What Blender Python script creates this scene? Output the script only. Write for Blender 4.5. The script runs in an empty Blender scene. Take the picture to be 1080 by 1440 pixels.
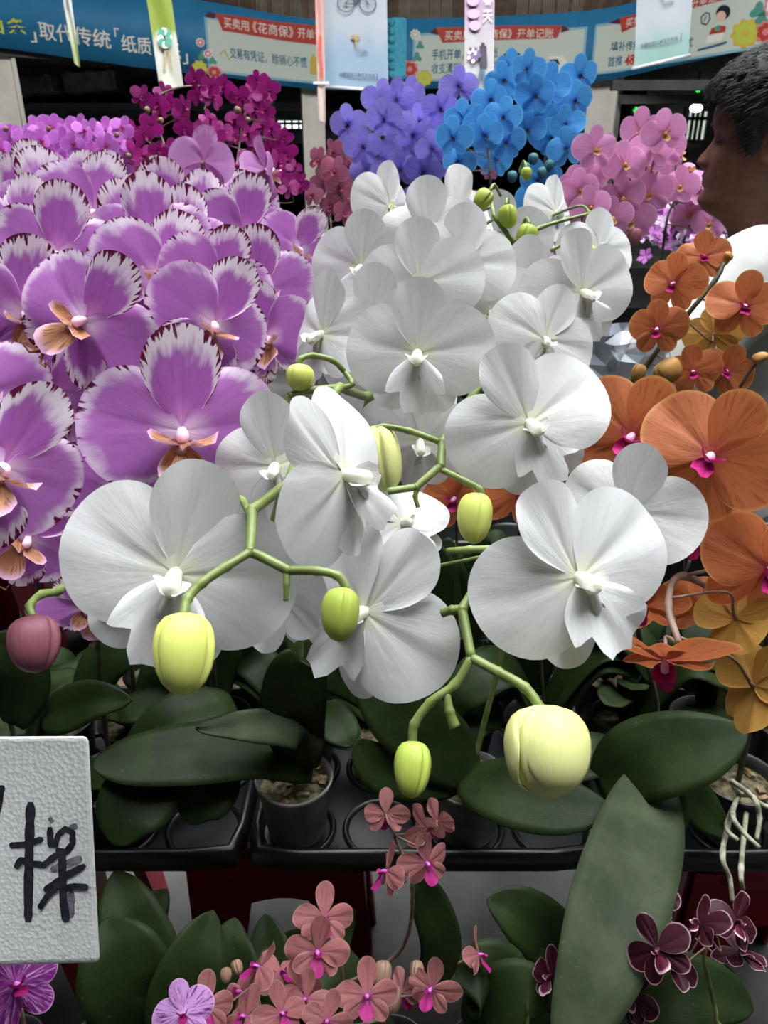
import bpy, bmesh, math, random
import numpy as np
from mathutils import Vector, Matrix, noise
random.seed(7)
S = bpy.context.scene
COL = S.collection
PI = math.pi
R = math.radians

# ------------------------------------------------------------------ camera, sky, exposure
CAMH, PITCH, FPX = 1.45, R(25), 1080.0
CAM = Vector((0, 0, CAMH))
FWD = Vector((0, math.cos(PITCH), -math.sin(PITCH)))
UPV = Vector((0, math.sin(PITCH), math.cos(PITCH)))
RGT = Vector((1, 0, 0))
cd = bpy.data.cameras.new('camera'); cam = bpy.data.objects.new('camera', cd); COL.objects.link(cam)
cam.location = CAM; cam.rotation_euler = (PI/2 - PITCH, 0, 0)
cd.sensor_fit = 'HORIZONTAL'; cd.sensor_width = 36; cd.lens = 36; cd.clip_start = 0.02; cd.clip_end = 200
cd.dof.use_dof = True; cd.dof.focus_distance = 0.55; cd.dof.aperture_fstop = 26
S.camera = cam
W = bpy.data.worlds.new('overcast_sky'); S.world = W; W.use_nodes = True
W.node_tree.nodes['Background'].inputs[0].default_value = (0.93, 0.97, 1.0, 1)
W.node_tree.nodes['Background'].inputs[1].default_value = 10.0
vs = S.view_settings; vs.view_transform = 'Standard'; vs.look = 'None'; vs.gamma = 1.0; vs.use_curve_mapping = False
vs.exposure = 0.42

# ------------------------------------------------------------------ helpers
def P(px, py, d):
    return CAM + d*(FWD + RGT*((px-540)/FPX) - UPV*((py-720)/FPX))
def lin(c):
    return tuple((x/255/12.92 if x/255 <= .04045 else ((x/255+.055)/1.055)**2.4) for x in c)
def rgba(c): return (*lin(c), 1)
def tag(o, label=None, cat=None, group=None, kind=None):
    if label: o['label'] = label
    if cat: o['category'] = cat
    if group: o['group'] = group
    if kind: o['kind'] = kind
    return o
def link(name, data, parent=None, mats=None, smooth=True, world=True):
    o = bpy.data.objects.new(name, data); COL.objects.link(o)
    if mats is not None and data is not None:
        for m in (mats if isinstance(mats, (list, tuple)) else [mats]):
            data.materials.append(m)
    if data is not None and smooth and hasattr(data, 'polygons'):
        data.polygons.foreach_set('use_smooth', [True]*len(data.polygons))
    if parent is not None:
        o.parent = parent
        if world:                       # mesh given in world metres, parent is an unrotated Empty
            o.location = -parent.location
    return o
def empty(name, loc, label=None, cat=None, group=None):
    o = bpy.data.objects.new(name, None); COL.objects.link(o); o.location = loc
    o.empty_display_size = .05
    return tag(o, label, cat, group)

class MB:
    """collects geometry with material indices and uvs"""
    def __init__(s): s.v=[]; s.f=[]; s.uv=[]; s.mi=[]
    def add(s, vs, fs, uvs=None, mi=0):
        b=len(s.v); s.v += [tuple(v) for v in vs]
        for f in fs:
            s.f.append(tuple(b+i for i in f)); s.mi.append(mi)
            s.uv += [(uvs[i] if uvs else (0,0)) for i in f]
    def grid(s, pts, nu, nv, uvs=None, mi=0, closeu=False, cap=False):
        # pts[i*nv+j]
        fs=[]
        for i in range(nu-1):
            for j in range(nv if closeu else nv-1):
                a=i*nv+j; b=i*nv+(j+1)%nv; fs.append((a,b,b+nv,a+nv))
        if cap:
            fs.append(tuple(range(nv-1,-1,-1))); fs.append(tuple((nu-1)*nv+j for j in range(nv)))
        s.add(pts, fs, uvs, mi)
    def box(s, c, sz, rot=None, mi=0):
        x,y,z=[q/2 for q in sz]
        vs=[Vector((a*x,b*y,e*z)) for a in(-1,1) for b in(-1,1) for e in(-1,1)]
        if rot is not None: vs=[rot@v for v in vs]
        vs=[v+Vector(c) for v in vs]
        s.add(vs,[(0,1,3,2),(4,6,7,5),(0,4,5,1),(2,3,7,6),(0,2,6,4),(1,5,7,3)],mi=mi)
    def tube(s, path, rad, n=8, mi=0, cap=True):
        path=[Vector(p) for p in path]; m=len(path)
        pts=[];uvs=[]; prev=None
        for i,p in enumerate(path):
            t=(path[min(i+1,m-1)]-path[max(i-1,0)]).normalized()
            if prev is None:
                a=t.orthogonal().normalized()
            else:
                a=(prev-t*prev.dot(t)).normalized()
            prev=a; b=t.cross(a)
            r=rad[i] if isinstance(rad,(list,tuple)) else rad
            for j in range(n):
                th=2*PI*j/n; pts.append(p+a*(r*math.cos(th))+b*(r*math.sin(th))); uvs.append((j/n,i/(m-1)))
        s.grid(pts,m,n,uvs,mi,True,cap)
    def lathe(s, prof, n=24, c=(0,0,0), mi=0, M=None, rmod=None):
        pts=[];uvs=[];c=Vector(c)
        for i,(r,z) in enumerate(prof):
            for j in range(n):
                th=2*PI*j/n; rr=r*(rmod(th,i/(len(prof)-1)) if rmod else 1)
                v=Vector((rr*math.cos(th),rr*math.sin(th),z))
                if M is not None: v=M@v
                pts.append(v+c); uvs.append((j/n,i/(len(prof)-1)))
        s.grid(pts,len(prof),n,uvs,mi,True,False)
    def mesh(s, name):
        m=bpy.data.meshes.new(name); m.from_pydata(s.v,[],s.f); m.update()
        if s.uv:
            l=m.uv_layers.new(name='UVMap'); flat=[x for t in s.uv for x in t]; l.data.foreach_set('uv',flat)
        if any(s.mi): m.polygons.foreach_set('material_index',s.mi)
        return m
    def obj(s, name, mats, parent=None, smooth=True):
        return link(name, s.mesh(name), parent, mats, smooth)

def cat(pts, n=8):
    """Catmull-Rom through points"""
    p=[Vector(q) for q in pts]; p=[p[0]*2-p[1]]+p+[p[-1]*2-p[-2]]; out=[]
    for i in range(1,len(p)-2):
        a,b,c,d=p[i-1:i+3]
        for k in range(n):
            t=k/n
            out.append(.5*((2*b)+(c-a)*t+(2*a-5*b+4*c-d)*t*t+(3*b-a-3*c+d)*t**3))
    out.append(p[-2]); return out
def lerp(a,b,t): return a+(b-a)*t
def interp(tab, x):
    for (x0,*y0),(x1,*y1) in zip(tab,tab[1:]):
        if x<=x1 or (x1,*y1)==tuple(tab[-1]):
            t=(x-x0)/(x1-x0); return [lerp(a,b,t) for a,b in zip(y0,y1)]

# ------------------------------------------------------------------ materials
class NT:
    def __init__(s,name):
        s.m=bpy.data.materials.new(name); s.m.use_nodes=True; s.t=s.m.node_tree; s.n=s.t.nodes
        s.b=s.n['Principled BSDF']; s.out=s.n['Material Output']
    def node(s,ty,**k):
        n=s.n.new(ty)
        for a,v in k.items(): setattr(n,a,v)
        return n
    def ln(s,a,b): s.t.links.new(a,b)
    def math(s,op,a,b=None,c=None):
        n=s.node('ShaderNodeMath',operation=op)
        for i,x in enumerate((a,b,c)):
            if x is None: continue
            if hasattr(x,'is_linked'): s.ln(x,n.inputs[i])
            else: n.inputs[i].default_value=x
        return n.outputs[0]
    def mix(s,f,a,b):
        n=s.node('ShaderNodeMix',data_type='RGBA')
        for i,x in ((0,f),(6,a),(7,b)):
            if hasattr(x,'is_linked'): s.ln(x,n.inputs[i])
            else: n.inputs[i].default_value=x
        return n.outputs[2]
    def ramp(s,f,lo,hi):
        n=s.node('ShaderNodeMapRange',interpolation_type='SMOOTHSTEP'); s.ln(f,n.inputs[0]); n.inputs[1].default_value=lo; n.inputs[2].default_value=hi
        return n.outputs[0]
    def noise(s,vec,scale,detail=2,rough=.5,dim='3D'):
        n=s.node('ShaderNodeTexNoise',noise_dimensions=dim)
        if vec is not None: s.ln(vec,n.inputs['Vector'])
        n.inputs['Scale'].default_value=scale; n.inputs['Detail'].default_value=detail; n.inputs['Roughness'].default_value=rough
        return n.outputs['Fac']
    def bump(s,h,strength=.2,dist=.002):
        n=s.node('ShaderNodeBump'); n.inputs['Strength'].default_value=strength; n.inputs['Distance'].default_value=dist
        s.ln(h,n.inputs['Height']); return n.outputs[0]
    def set(s,col=None,rough=.5,spec=.4,metal=0):
        if col is not None:
            if hasattr(col,'is_linked'): s.ln(col,s.b.inputs['Base Color'])
            else: s.b.inputs['Base Color'].default_value=col
        s.b.inputs['Roughness'].default_value=rough; s.b.inputs['Specular IOR Level'].default_value=spec; s.b.inputs['Metallic'].default_value=metal
        return s
def simple(name,c,rough=.5,spec=.4,metal=0,var=0,scale=40,bump=0,bscale=None,bdist=.002):
    t=NT(name); col=rgba(c)
    if var or bump:
        co=t.node('ShaderNodeTexCoord').outputs['Object']
        f=t.noise(co,scale,4)
        if var:
            d=tuple(max(0,x-var) for x in c); u=tuple(min(255,x+var) for x in c)
            col=t.mix(t.ramp(f,.3,.7),rgba(d),rgba(u))
        if bump:
            f2=t.noise(co,bscale or scale,4)
            t.ln(t.bump(f2,bump,bdist),t.b.inputs['Normal'])
    t.set(col,rough,spec,metal); return t.m
def emit(name,c,st):
    t=NT(name); t.set((0,0,0,1)); t.b.inputs['Emission Color'].default_value=rgba(c); t.b.inputs['Emission Strength'].default_value=st; return t.m
def petal_mat(name, base, centre=None, edge=None, edge_lo=.9, edge_hi=1., vein=None, vamt=.3, vfreq=26, transl=.35,
              zone=None, zone_lo=.6, dark=None, dark_lo=.9, lat=0, back=None, rough=.55, wrinkle=.5, objvar=.12, darkn=.6):
    """radial petal shader: uv.x runs across the fan, uv.y from claw to margin"""
    t=NT(name); uv=t.node('ShaderNodeUVMap').outputs[0]
    sx=t.node('ShaderNodeSeparateXYZ'); t.ln(uv,sx.inputs[0]); u,v=sx.outputs[0],sx.outputs[1]
    oi=t.node('ShaderNodeObjectInfo').outputs['Random']
    cb=t.node('ShaderNodeCombineXYZ'); t.ln(t.math('MULTIPLY',u,vfreq),cb.inputs[0]); t.ln(t.math('MULTIPLY',v,2.2),cb.inputs[1]); t.ln(t.math('MULTIPLY',oi,37.),cb.inputs[2])
    st=t.noise(cb.outputs[0],1.,3,.6)
    cb2=t.node('ShaderNodeCombineXYZ'); t.ln(t.math('MULTIPLY',u,5.),cb2.inputs[0]); t.ln(t.math('MULTIPLY',v,2.5),cb2.inputs[1]); t.ln(t.math('MULTIPLY',oi,91.),cb2.inputs[2])
    lo=t.noise(cb2.outputs[0],1.,2,.5)
    col=rgba(base)
    if vein: col=t.mix(t.math('MULTIPLY',t.ramp(st,.5,.66),vamt),col,rgba(vein))
    if centre: col=t.mix(t.ramp(v,.02,.38),rgba(centre),col)
    vw=t.math('ADD',v,t.math('MULTIPLY',t.math('SUBTRACT',lo,.5),.5))
    if zone: col=t.mix(t.ramp(t.math('ADD',vw,t.math('MULTIPLY',t.math('SUBTRACT',st,.5),.25)),zone_lo,zone_lo+.2),col,rgba(zone))
    if edge: col=t.mix(t.ramp(v,edge_lo,edge_hi),col,rgba(edge))
    if dark:
        cb3=t.node('ShaderNodeCombineXYZ'); t.ln(t.math('MULTIPLY',u,34.),cb3.inputs[0]); t.ln(t.math('MULTIPLY',v,3.),cb3.inputs[1]); t.ln(t.math('MULTIPLY',oi,53.),cb3.inputs[2])
        sk=t.noise(cb3.outputs[0],1.,2,.5)
        q=t.math('ADD',v,t.math('MULTIPLY',t.math('SUBTRACT',sk,.5),darkn))
        q=t.math('ADD',q,t.math('MULTIPLY',t.math('SUBTRACT',lo,.5),.25))
        col=t.mix(t.ramp(q,dark_lo,dark_lo+.05),col,rgba(dark))
    if back:
        gm=t.node('ShaderNodeNewGeometry').outputs['Backfacing']; col=t.mix(t.math('MULTIPLY',gm,.85),col,rgba(back))
    if objvar:
        hs=t.node('ShaderNodeHueSaturation'); t.ln(t.math('ADD',t.math('MULTIPLY',oi,objvar),1-objvar*.6),hs.inputs['Value'])
        if hasattr(col,'is_linked'): t.ln(col,hs.inputs['Color'])
        else: hs.inputs['Color'].default_value=col
        col=hs.outputs[0]
    t.set(col,rough,.25)
    nrm=t.bump(t.math('ADD',st,t.math('MULTIPLY',lo,3.)),wrinkle*.5,.0012); t.ln(nrm,t.b.inputs['Normal'])
    tr=t.node('ShaderNodeBsdfTranslucent')
    if hasattr(col,'is_linked'): t.ln(col,tr.inputs[0])
    else: tr.inputs[0].default_value=col
    t.ln(nrm,tr.inputs['Normal'])
    mx=t.node('ShaderNodeMixShader'); mx.inputs[0].default_value=transl; t.ln(t.b.outputs[0],mx.inputs[1]); t.ln(tr.outputs[0],mx.inputs[2]); t.ln(mx.outputs[0],t.out.inputs[0])
    return t.m

M={}
M['white']=petal_mat('white_petal',(219,218,217),centre=(220,220,192),vein=(202,199,202),vamt=.4,transl=.22,wrinkle=.45,objvar=.05)
M['white_col']=petal_mat('white_column',(238,236,220),transl=.25,objvar=0,wrinkle=.2)
M['pur']=petal_mat('purple_petal',(188,118,196),centre=(238,214,240),vein=(168,96,180),vamt=.4,zone=(236,222,236),zone_lo=.80,dark=(98,16,62),dark_lo=1.0,edge=(226,180,226),edge_lo=.96,back=(205,150,205),transl=.38)
M['pur_dorsal']=petal_mat('purple_dorsal_sepal',(180,106,188),centre=(216,150,214),vein=(160,80,180),vamt=.4,zone=(243,230,240),zone_lo=.68,dark=(104,14,58),dark_lo=.95,back=(190,120,180),transl=.25)
M['pur_lip']=petal_mat('purple_lip',(196,144,104),centre=(104,30,34),vein=(120,40,50),vamt=.8,edge=(214,170,200),edge_lo=.75,transl=.2)
M['pur_col']=simple('purple_column',(240,205,232),.4)
M['or']=petal_mat('orange_petal',(192,112,70),centre=(180,84,76),vein=(164,80,48),vamt=.75,vfreq=30,edge=(206,146,82),edge_lo=.93,back=(186,146,70),transl=.36,objvar=.2)
M['or_lip']=petal_mat('orange_lip',(186,34,118),centre=(214,120,190),vein=(120,16,70),vamt=.6,transl=.15)
M['or_col']=simple('orange_column',(240,190,225),.4)
M['vio']=petal_mat('violet_petal',(150,136,224),centre=(96,80,190),vein=(112,94,208),vamt=.5,edge=(150,146,196),edge_lo=.9,back=(150,140,226),transl=.38,objvar=.2)
M['vio_lip']=simple('violet_lip',(38,24,80),.5)
M['blu']=petal_mat('blue_petal',(84,160,220),centre=(38,104,196),vein=(40,124,214),vamt=.5,edge=(110,190,240),edge_lo=.9,back=(90,170,232),transl=.38,objvar=.2)
M['blu_lip']=simple('blue_lip',(16,30,66),.5)
M['pnk']=petal_mat('pink_petal',(212,142,190),centre=(200,120,160),vein=(196,116,172),vamt=.5,edge=(226,176,206),edge_lo=.92,back=(218,160,190),transl=.38,objvar=.2)
M['pnk_lip']=petal_mat('pink_lip',(196,150,90),centre=(110,60,50),transl=.15,objvar=0)
M['mag']=petal_mat('magenta_petal',(150,30,116),centre=(110,14,70),vein=(120,18,90),vamt=.5,edge=(176,70,140),edge_lo=.94,back=(160,60,120),transl=.38,objvar=.35)
M['mag_lip']=simple('magenta_lip',(150,20,100),.5)
M['lil']=petal_mat('lilac_petal',(204,116,212),centre=(170,60,150),vein=(184,90,196),vamt=.5,edge=(222,160,226),edge_lo=.9,back=(206,140,206),transl=.38,objvar=.25)
M['lil_lip']=petal_mat('lilac_lip',(170,40,90),centre=(240,220,220),transl=.1,objvar=0)
M['dus']=petal_mat('dusty_petal',(176,100,128),centre=(150,70,96),vein=(150,76,100),vamt=.5,edge=(196,140,156),edge_lo=.92,transl=.38,objvar=.3)
M['dus_lip']=simple('dusty_lip',(150,60,80),.5)
M['sal']=petal_mat('salmon_petal',(178,116,114),centre=(180,90,130),vein=(164,78,92),vamt=.7,vfreq=20,edge=(200,150,142),edge_lo=.94,back=(168,110,108),transl=.36,objvar=.2)
M['sal_lip']=petal_mat('salmon_lip',(168,34,116),centre=(220,150,220),vein=(150,20,100),vamt=.6,transl=.15)
M['sal_col']=simple('salmon_column',(206,110,200),.4)
M['mar']=petal_mat('maroon_petal',(54,9,26),centre=(40,6,18),vein=(40,5,18),vamt=.5,edge=(186,150,158),edge_lo=.94,transl=.15,objvar=.2)
M['mar_lip']=petal_mat('maroon_lip',(80,14,40),edge=(220,180,190),edge_lo=.8,transl=.1)
M['str']=petal_mat('striped_petal',(206,150,214),centre=(220,170,220),vein=(104,20,104),vamt=.95,vfreq=26,edge=(220,180,224),edge_lo=.94,transl=.25)
M['str2']=petal_mat('striped_violet_petal',(116,26,116),centre=(150,60,150),vein=(214,160,214),vamt=.75,vfreq=24,edge=(206,150,206),edge_lo=.95,transl=.25)
M['stem']=simple('green_spike',(112,126,66),.45,var=16,scale=60)
M['stem_dk']=simple('dark_spike',(62,58,44),.5,var=14,scale=60)
M['stem_br']=simple('brown_spike',(120,96,84),.5,var=14,scale=60)
def bud_mat(name,a,b,c):
    t=NT(name); uv=t.node('ShaderNodeUVMap').outputs[0]; sx=t.node('ShaderNodeSeparateXYZ'); t.ln(uv,sx.inputs[0])
    cb=t.node('ShaderNodeCombineXYZ'); t.ln(t.math('MULTIPLY',sx.outputs[0],50.),cb.inputs[0]); t.ln(t.math('MULTIPLY',sx.outputs[1],1.5),cb.inputs[1])
    st=t.noise(cb.outputs[0],1.,2,.6)
    col=t.mix(t.ramp(sx.outputs[1],0,.5),rgba(b),rgba(a)); col=t.mix(t.math('MULTIPLY',t.ramp(st,.5,.8),.4),col,rgba(c))
    t.set(col,.5,.3); t.b.inputs['Subsurface Weight'].default_value=.12; t.b.inputs['Subsurface Radius'].default_value=(.004,.004,.002)
    t.ln(t.bump(st,.25,.001),t.b.inputs['Normal']); return t.m
M['bud']=bud_mat('pale_green_bud',(198,205,106),(176,190,92),(180,190,84))
M['bud_g']=bud_mat('green_bud',(158,172,74),(140,160,60),(120,140,50))
M['bud_open']=bud_mat('opening_bud',(212,213,142),(198,204,116),(190,196,112))
M['bud_p']=bud_mat('plum_bud',(128,74,86),(104,58,66),(96,44,58))
M['bud_o']=bud_mat('orange_bud',(176,130,70),(150,120,60),(150,90,50))
M['bud_m']=bud_mat('dull_bud',(150,120,100),(130,110,80),(110,80,70))
M['bud_b']=bud_mat('teal_bud',(60,110,120),(60,110,90),(40,90,110))
def leaf_mat(name,a,b,rough=.38):
    t=NT(name); uv=t.node('ShaderNodeUVMap').outputs[0]; sx=t.node('ShaderNodeSeparateXYZ'); t.ln(uv,sx.inputs[0])
    co=t.node('ShaderNodeTexCoord').outputs['Object']
    cb=t.node('ShaderNodeCombineXYZ'); t.ln(t.math('MULTIPLY',sx.outputs[0],60.),cb.inputs[0]); t.ln(t.math('MULTIPLY',sx.outputs[1],1.5),cb.inputs[1])
    st=t.noise(cb.outputs[0],1.,2,.6); pt=t.noise(co,18,4,.6); sp=t.noise(co,260,2,.5)
    col=t.mix(t.ramp(pt,.35,.7),rgba(a),rgba(b))
    col=t.mix(t.math('MULTIPLY',t.ramp(st,.55,.75),.25),col,rgba(b))
    col=t.mix(t.math('MULTIPLY',t.ramp(sp,.68,.76),.14),col,rgba((130,140,120)))
    t.set(col,rough+.12,.12); t.ln(t.bump(st,.2,.001),t.b.inputs['Normal']); return t.m
M['leaf']=leaf_mat('orchid_leaf',(24,35,14),(36,49,21))
M['leaf_dk']=M['leaf']          # one leaf colour for both keys; shade comes from the light
M['leaf_gr']=leaf_mat('greyish_orchid_leaf',(42,50,34),(58,66,46),.5)  # curled leaf's pale underside; on the hanging leaf, dust plus gloss sheen painted grey
M['black']=simple('black_plastic',(20,21,22),.35,.5)
M['pot']=simple('grey_pot_plastic',(104,104,98),.4,.5,var=14,scale=30)
M['potdk']=simple('dark_pot_plastic',(40,40,40),.4,.5)
M['moss']=simple('bark_and_moss',(74,66,44),.9,.2,var=34,scale=90,bump=.8)
M['chip']=simple('bark_chip',(116,96,66),.85,.2,var=40,scale=50)
M['root']=simple('aerial_root',(140,138,118),.7,.2,var=26,scale=70,bump=.5)
M['red']=simple('red_stool_plastic',(168,16,44),.35,.5)
M['wood']=simple('plywood_board',(84,64,46),.7,.2,var=22,scale=22)

def interp(tab, x):
    for a,b in zip(tab,tab[1:]):
        if x<=b[0] or b is tab[-1]:
            t=(x-a[0])/(b[0]-a[0]); return [lerp(p,q,t) for p,q in zip(a[1:],b[1:])]
def PY(px,py,Y):
    d=FWD+RGT*((px-540)/FPX)-UPV*((py-720)/FPX); return CAM+d*(Y/d.y)
def PZ(px,py,Z):
    d=FWD+RGT*((px-540)/FPX)-UPV*((py-720)/FPX); return CAM+d*((Z-CAM.z)/d.z)

# ------------------------------------------------------------------ the hall
M['concrete']=simple('concrete_floor',(70,69,67),.75,.3,var=22,scale=3,bump=.2,bscale=60)
M['hallwall']=simple('hall_wall',(150,150,154),.8,.2,var=8,scale=2)
M['darkwall']=simple('dark_hall_wall',(104,98,100),.85,.2,var=8,scale=2)
M['slab']=simple('dark_soffit',(84,82,82),.85,.2,var=8,scale=3)
M['pillar']=simple('painted_pillar',(224,216,202),.6,.3,var=8,scale=4)
M['fascia']=simple('fascia_paint',(60,100,130),.6)
M['brown']=simple('brown_cladding',(128,104,82),.6,.3,var=16,scale=6)
M['brown2']=simple('pale_cladding',(176,158,138),.6,.3,var=16,scale=6)
M['steel']=simple('duct_steel',(150,156,162),.35,.6,metal=.7,var=20,scale=6)
M['tube']=emit('lamp_tube',(255,255,250),6)
M['day']=emit('window_daylight',(222,235,232),1.5)
M['day2']=emit('barred_window_daylight',(200,214,200),.75)
M['exit']=emit('exit_sign_green',(40,235,70),1.6)
M['glow']=emit('lamp_globe',(255,255,250),3)
M['frame']=simple('window_frame',(70,72,74),.6)

b=MB(); b.box((0,6,-.05),(60,70,.1)); tag(b.obj('floor',M['concrete'],smooth=False),kind='structure')
BAN=[(-260,36,8.4),(-150,48,8.9),(0,67,9.8),(110,83,10.4),(220,98,10.8),(313,108,11.1),(447,126,11.6),(571,125,11.6),(700,122,11.5),(835,115,11.2),(935,95,10.6),(1080,64,9.6),(1250,36,8.6),(1340,24,8.1)]
bp=[P(*c) for c in BAN]
BP=[]                      # (px, ybottom, t, bottom point) finely interpolated
pts3=cat(bp,8)
for k,p in enumerate(pts3):
    i=min(k//8,len(BAN)-2); f=k/8-i
    BP.append((lerp(BAN[i][0],BAN[i+1][0],f),lerp(BAN[i][1],BAN[i+1][1],f),lerp(BAN[i][2],BAN[i+1][2],f),p))
HB=.9
def ban(px,py,off=.0):
    """point on the hanging banner under a photo pixel; off = towards the room"""
    for a,c in zip(BP,BP[1:]):
        if px<=c[0] or c is BP[-1]:
            f=(px-a[0])/(c[0]-a[0]); q=a[3].lerp(c[3],f); yb=lerp(a[1],c[1],f); t=lerp(a[2],c[2],f)
            tg=(c[3]-a[3]).normalized(); n=Vector((tg.y,-tg.x,0)).normalized()
            return q+Vector((0,0,(yb-py)*t/1215))+n*off
# fascia + slab + upper cladding follow the same curve, a little behind the banner
def ring_band(z0,z1,off,name,mat,thick=.12,zoff=True):
    b=MB(); pts=[]
    for k,(px,yb,t,p) in enumerate(BP):
        a=BP[max(k-1,0)][3]; c=BP[min(k+1,len(BP)-1)][3]; tg=(c-a); n=Vector((tg.y,-tg.x,0)).normalized()
        zb=p.z if zoff else 0
        q=Vector((p.x,p.y,0))-n*off; r=q-n*thick
        pts+= [q+Vector((0,0,zb+z0)),q+Vector((0,0,zb+z1)),r+Vector((0,0,zb+z1)),r+Vector((0,0,zb+z0))]
    b.grid(pts,len(BP),4,None,0,True,True); return b.obj(name,mat,smooth=False)
tag(ring_band(.03,HB-.02,.05,'wall_mezzanine',M['fascia']),kind='structure')
# upper storey behind the fascia: vertical ribs in two tones
tag(ring_band(.5,4.2,1.6,'wall_upper',M['brown'],.15),kind='structure')
wu=bpy.data.objects['wall_upper']
for k in range(0,len(BP)-1):
    a=BP[k][3]; c=BP[k+1][3]; tg=(c-a); n=Vector((tg.y,-tg.x,0)).normalized()
    m=5
    for j in range(m):
        q=a.lerp(c,(j+.5)/m)-n*1.56; b=MB()
        b.box((0,0,0),(tg.length/m*.5,.05,3.4),Matrix.Rotation(math.atan2(tg.y,tg.x),3,'Z'))
        o=b.obj('cladding_rib',M['brown2'] if (k//5)%2 else M['brown'],smooth=False); o.location=q+Vector((0,0,2.2)); o.parent=wu
# mezzanine slab (dark soffit)
b=MB(); pts=[]
for (px,yb,t,p) in BP:
    d=Vector((p.x,p.y-5.9,0)).normalized()
    for (rr,zz) in ((.1,.25),(16,.25),(16,.45),(.1,.45)): pts.append(Vector((p.x,p.y,2.35+zz))+d*rr)
b.grid(pts,len(BP),4,None,0,True,True); tag(b.obj('ceiling',M['slab'],smooth=False),kind='structure')
# outer walls
def wallbox(name,c,s,mat): b=MB(); b.box(c,s); return tag(b.obj(name,mat,smooth=False),kind='structure')
wallbox('wall_back',(0,24,3.6),(44,.2,7.2),M['darkwall'])
wallbox('wall_left',(-21,6,3.6),(.2,36,7.2),M['hallwall'])
wallbox('wall_right',(21,6,3.6),(.2,36,7.2),M['darkwall'])
wallbox('wall_front',(0,-12,3.6),(44,.2,7.2),M['hallwall'])
wallbox('trim_1',(-10,23.6,1.9),(22,.5,.35),M['steel'])
wallbox('trim_2',(-8,20,2.25),(18,.3,.2),M['hallwall'])
# unseen roof, added; its round opening is placed to shape light on the stalls
b=MB(); n=48; SKC=(1.2,2.4); SKR=3.9; pts=[]
for k in range(n):
    an=2*PI*k/n; c,s_=math.cos(an),math.sin(an); q=(abs(c)**16+abs(s_)**16)**(-1/16)
    for (x,y,z) in ((SKC[0]+SKR*c,SKC[1]+SKR*s_,7.0),(SKC[0]+30*q*c,SKC[1]+30*q*s_,7.0),(SKC[0]+30*q*c,SKC[1]+30*q*s_,7.3),(SKC[0]+SKR*c,SKC[1]+SKR*s_,7.3)): pts.append((x,y,z))
fs=[]
for k in range(n):
    for j in range(4): fs.append((k*4+j,k*4+(j+1)%4,((k+1)%n)*4+(j+1)%4,((k+1)%n)*4+j))
b.add(pts,fs); tag(b.obj('ceiling_unseen',M['hallwall'],smooth=False),kind='structure')
# pillars
def pillar(px0,px1,py,label):
    q=ban((px0+px1)/2,60); n=Vector((-(q.x),-(q.y-5.9),0)).normalized(); t=(q-CAM).dot(FWD); w=(px1-px0)*t/FPX; q=q-n*(w*.72+.1)
    
    root=empty('pillar',(q.x,q.y,0),label,'pillar','pillars under the banner'); root['kind']='structure'
    a=math.atan2(n.y,n.x); Mz=Matrix.Rotation(a,3,'Z')
    b=MB(); b.box((q.x,q.y,1.3),(w,w,2.6),Mz); o=b.obj('shaft',M['pillar'],root,False)
    for sgn in (-1,1):
        b=MB(); b.box(Vector((q.x,q.y,1.3))+Mz@Vector((w*.5+.02,sgn*w*.42,0)),(.04,w*.14,2.58),Mz); b.obj('corner_strip',M['pillar'],root,False)
    b=MB(); b.box((q.x,q.y,.1),(w*1.2,w*1.2,.2),Mz); b.obj('plinth',M['frame'],root,False)
pillar(-18,24,130,'pale pillar under the 取代传统 lettering')
pillar(424,457,170,'slim pale pillar beside the magenta orchids')
pillar(824,866,150,'pale pillar between the blue and pink orchids')
# windows and doors in the back wall
def window(n,px0,py0,px1,py1,Y,mat,bars):
    a=PY(px0,py1,Y); c=PY(px1,py0,Y); w=c.x-a.x; h=c.z-a.z; cx=(a.x+c.x)/2; cz=(a.z+c.z)/2
    root=empty('window_%d'%n,(cx,Y,cz)); root['kind']='structure'
    b=MB(); b.box((cx,Y,cz),(w,.04,h)); b.obj('pane',mat,root,False)
    for sx in (-1,1):
        b=MB(); b.box((cx+sx*(w/2+.04),Y-.04,cz),(.08,.1,h+.16)); b.obj('jamb',M['frame'],root,False)
        b=MB(); b.box((cx,Y-.04,cz+sx*(h/2+.04)),(w,.1,.08)); b.obj('rail',M['frame'],root,False)
    for k in range(bars):
        b=MB(); b.box((a.x+w*(k+1)/(bars+1),Y-.04,cz),(.05,.05,h)); b.obj('mullion',M['frame'],root,False)
    b=MB(); b.box((cx,Y-.04,a.z+h*.75),(w,.05,.06)); b.obj('transom',M['frame'],root,False)
window(1,392,168,430,191,23.6,M['day'],3)
window(2,962,157,994,196,16,M['day2'],3)
wallbox('wall_inner_right',(10.6,16.2,1.3),(11.5,.2,2.6),M['darkwall'])
a=PY(870,160,16);c=PY(908,262,16)
b=MB(); b.box(((a.x+c.x)/2,16.05,1.0),(c.x-a.x,.1,2.0)); tag(b.obj('door_1',simple('dark_door',(14,14,16),.6),smooth=False),kind='structure')
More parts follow.
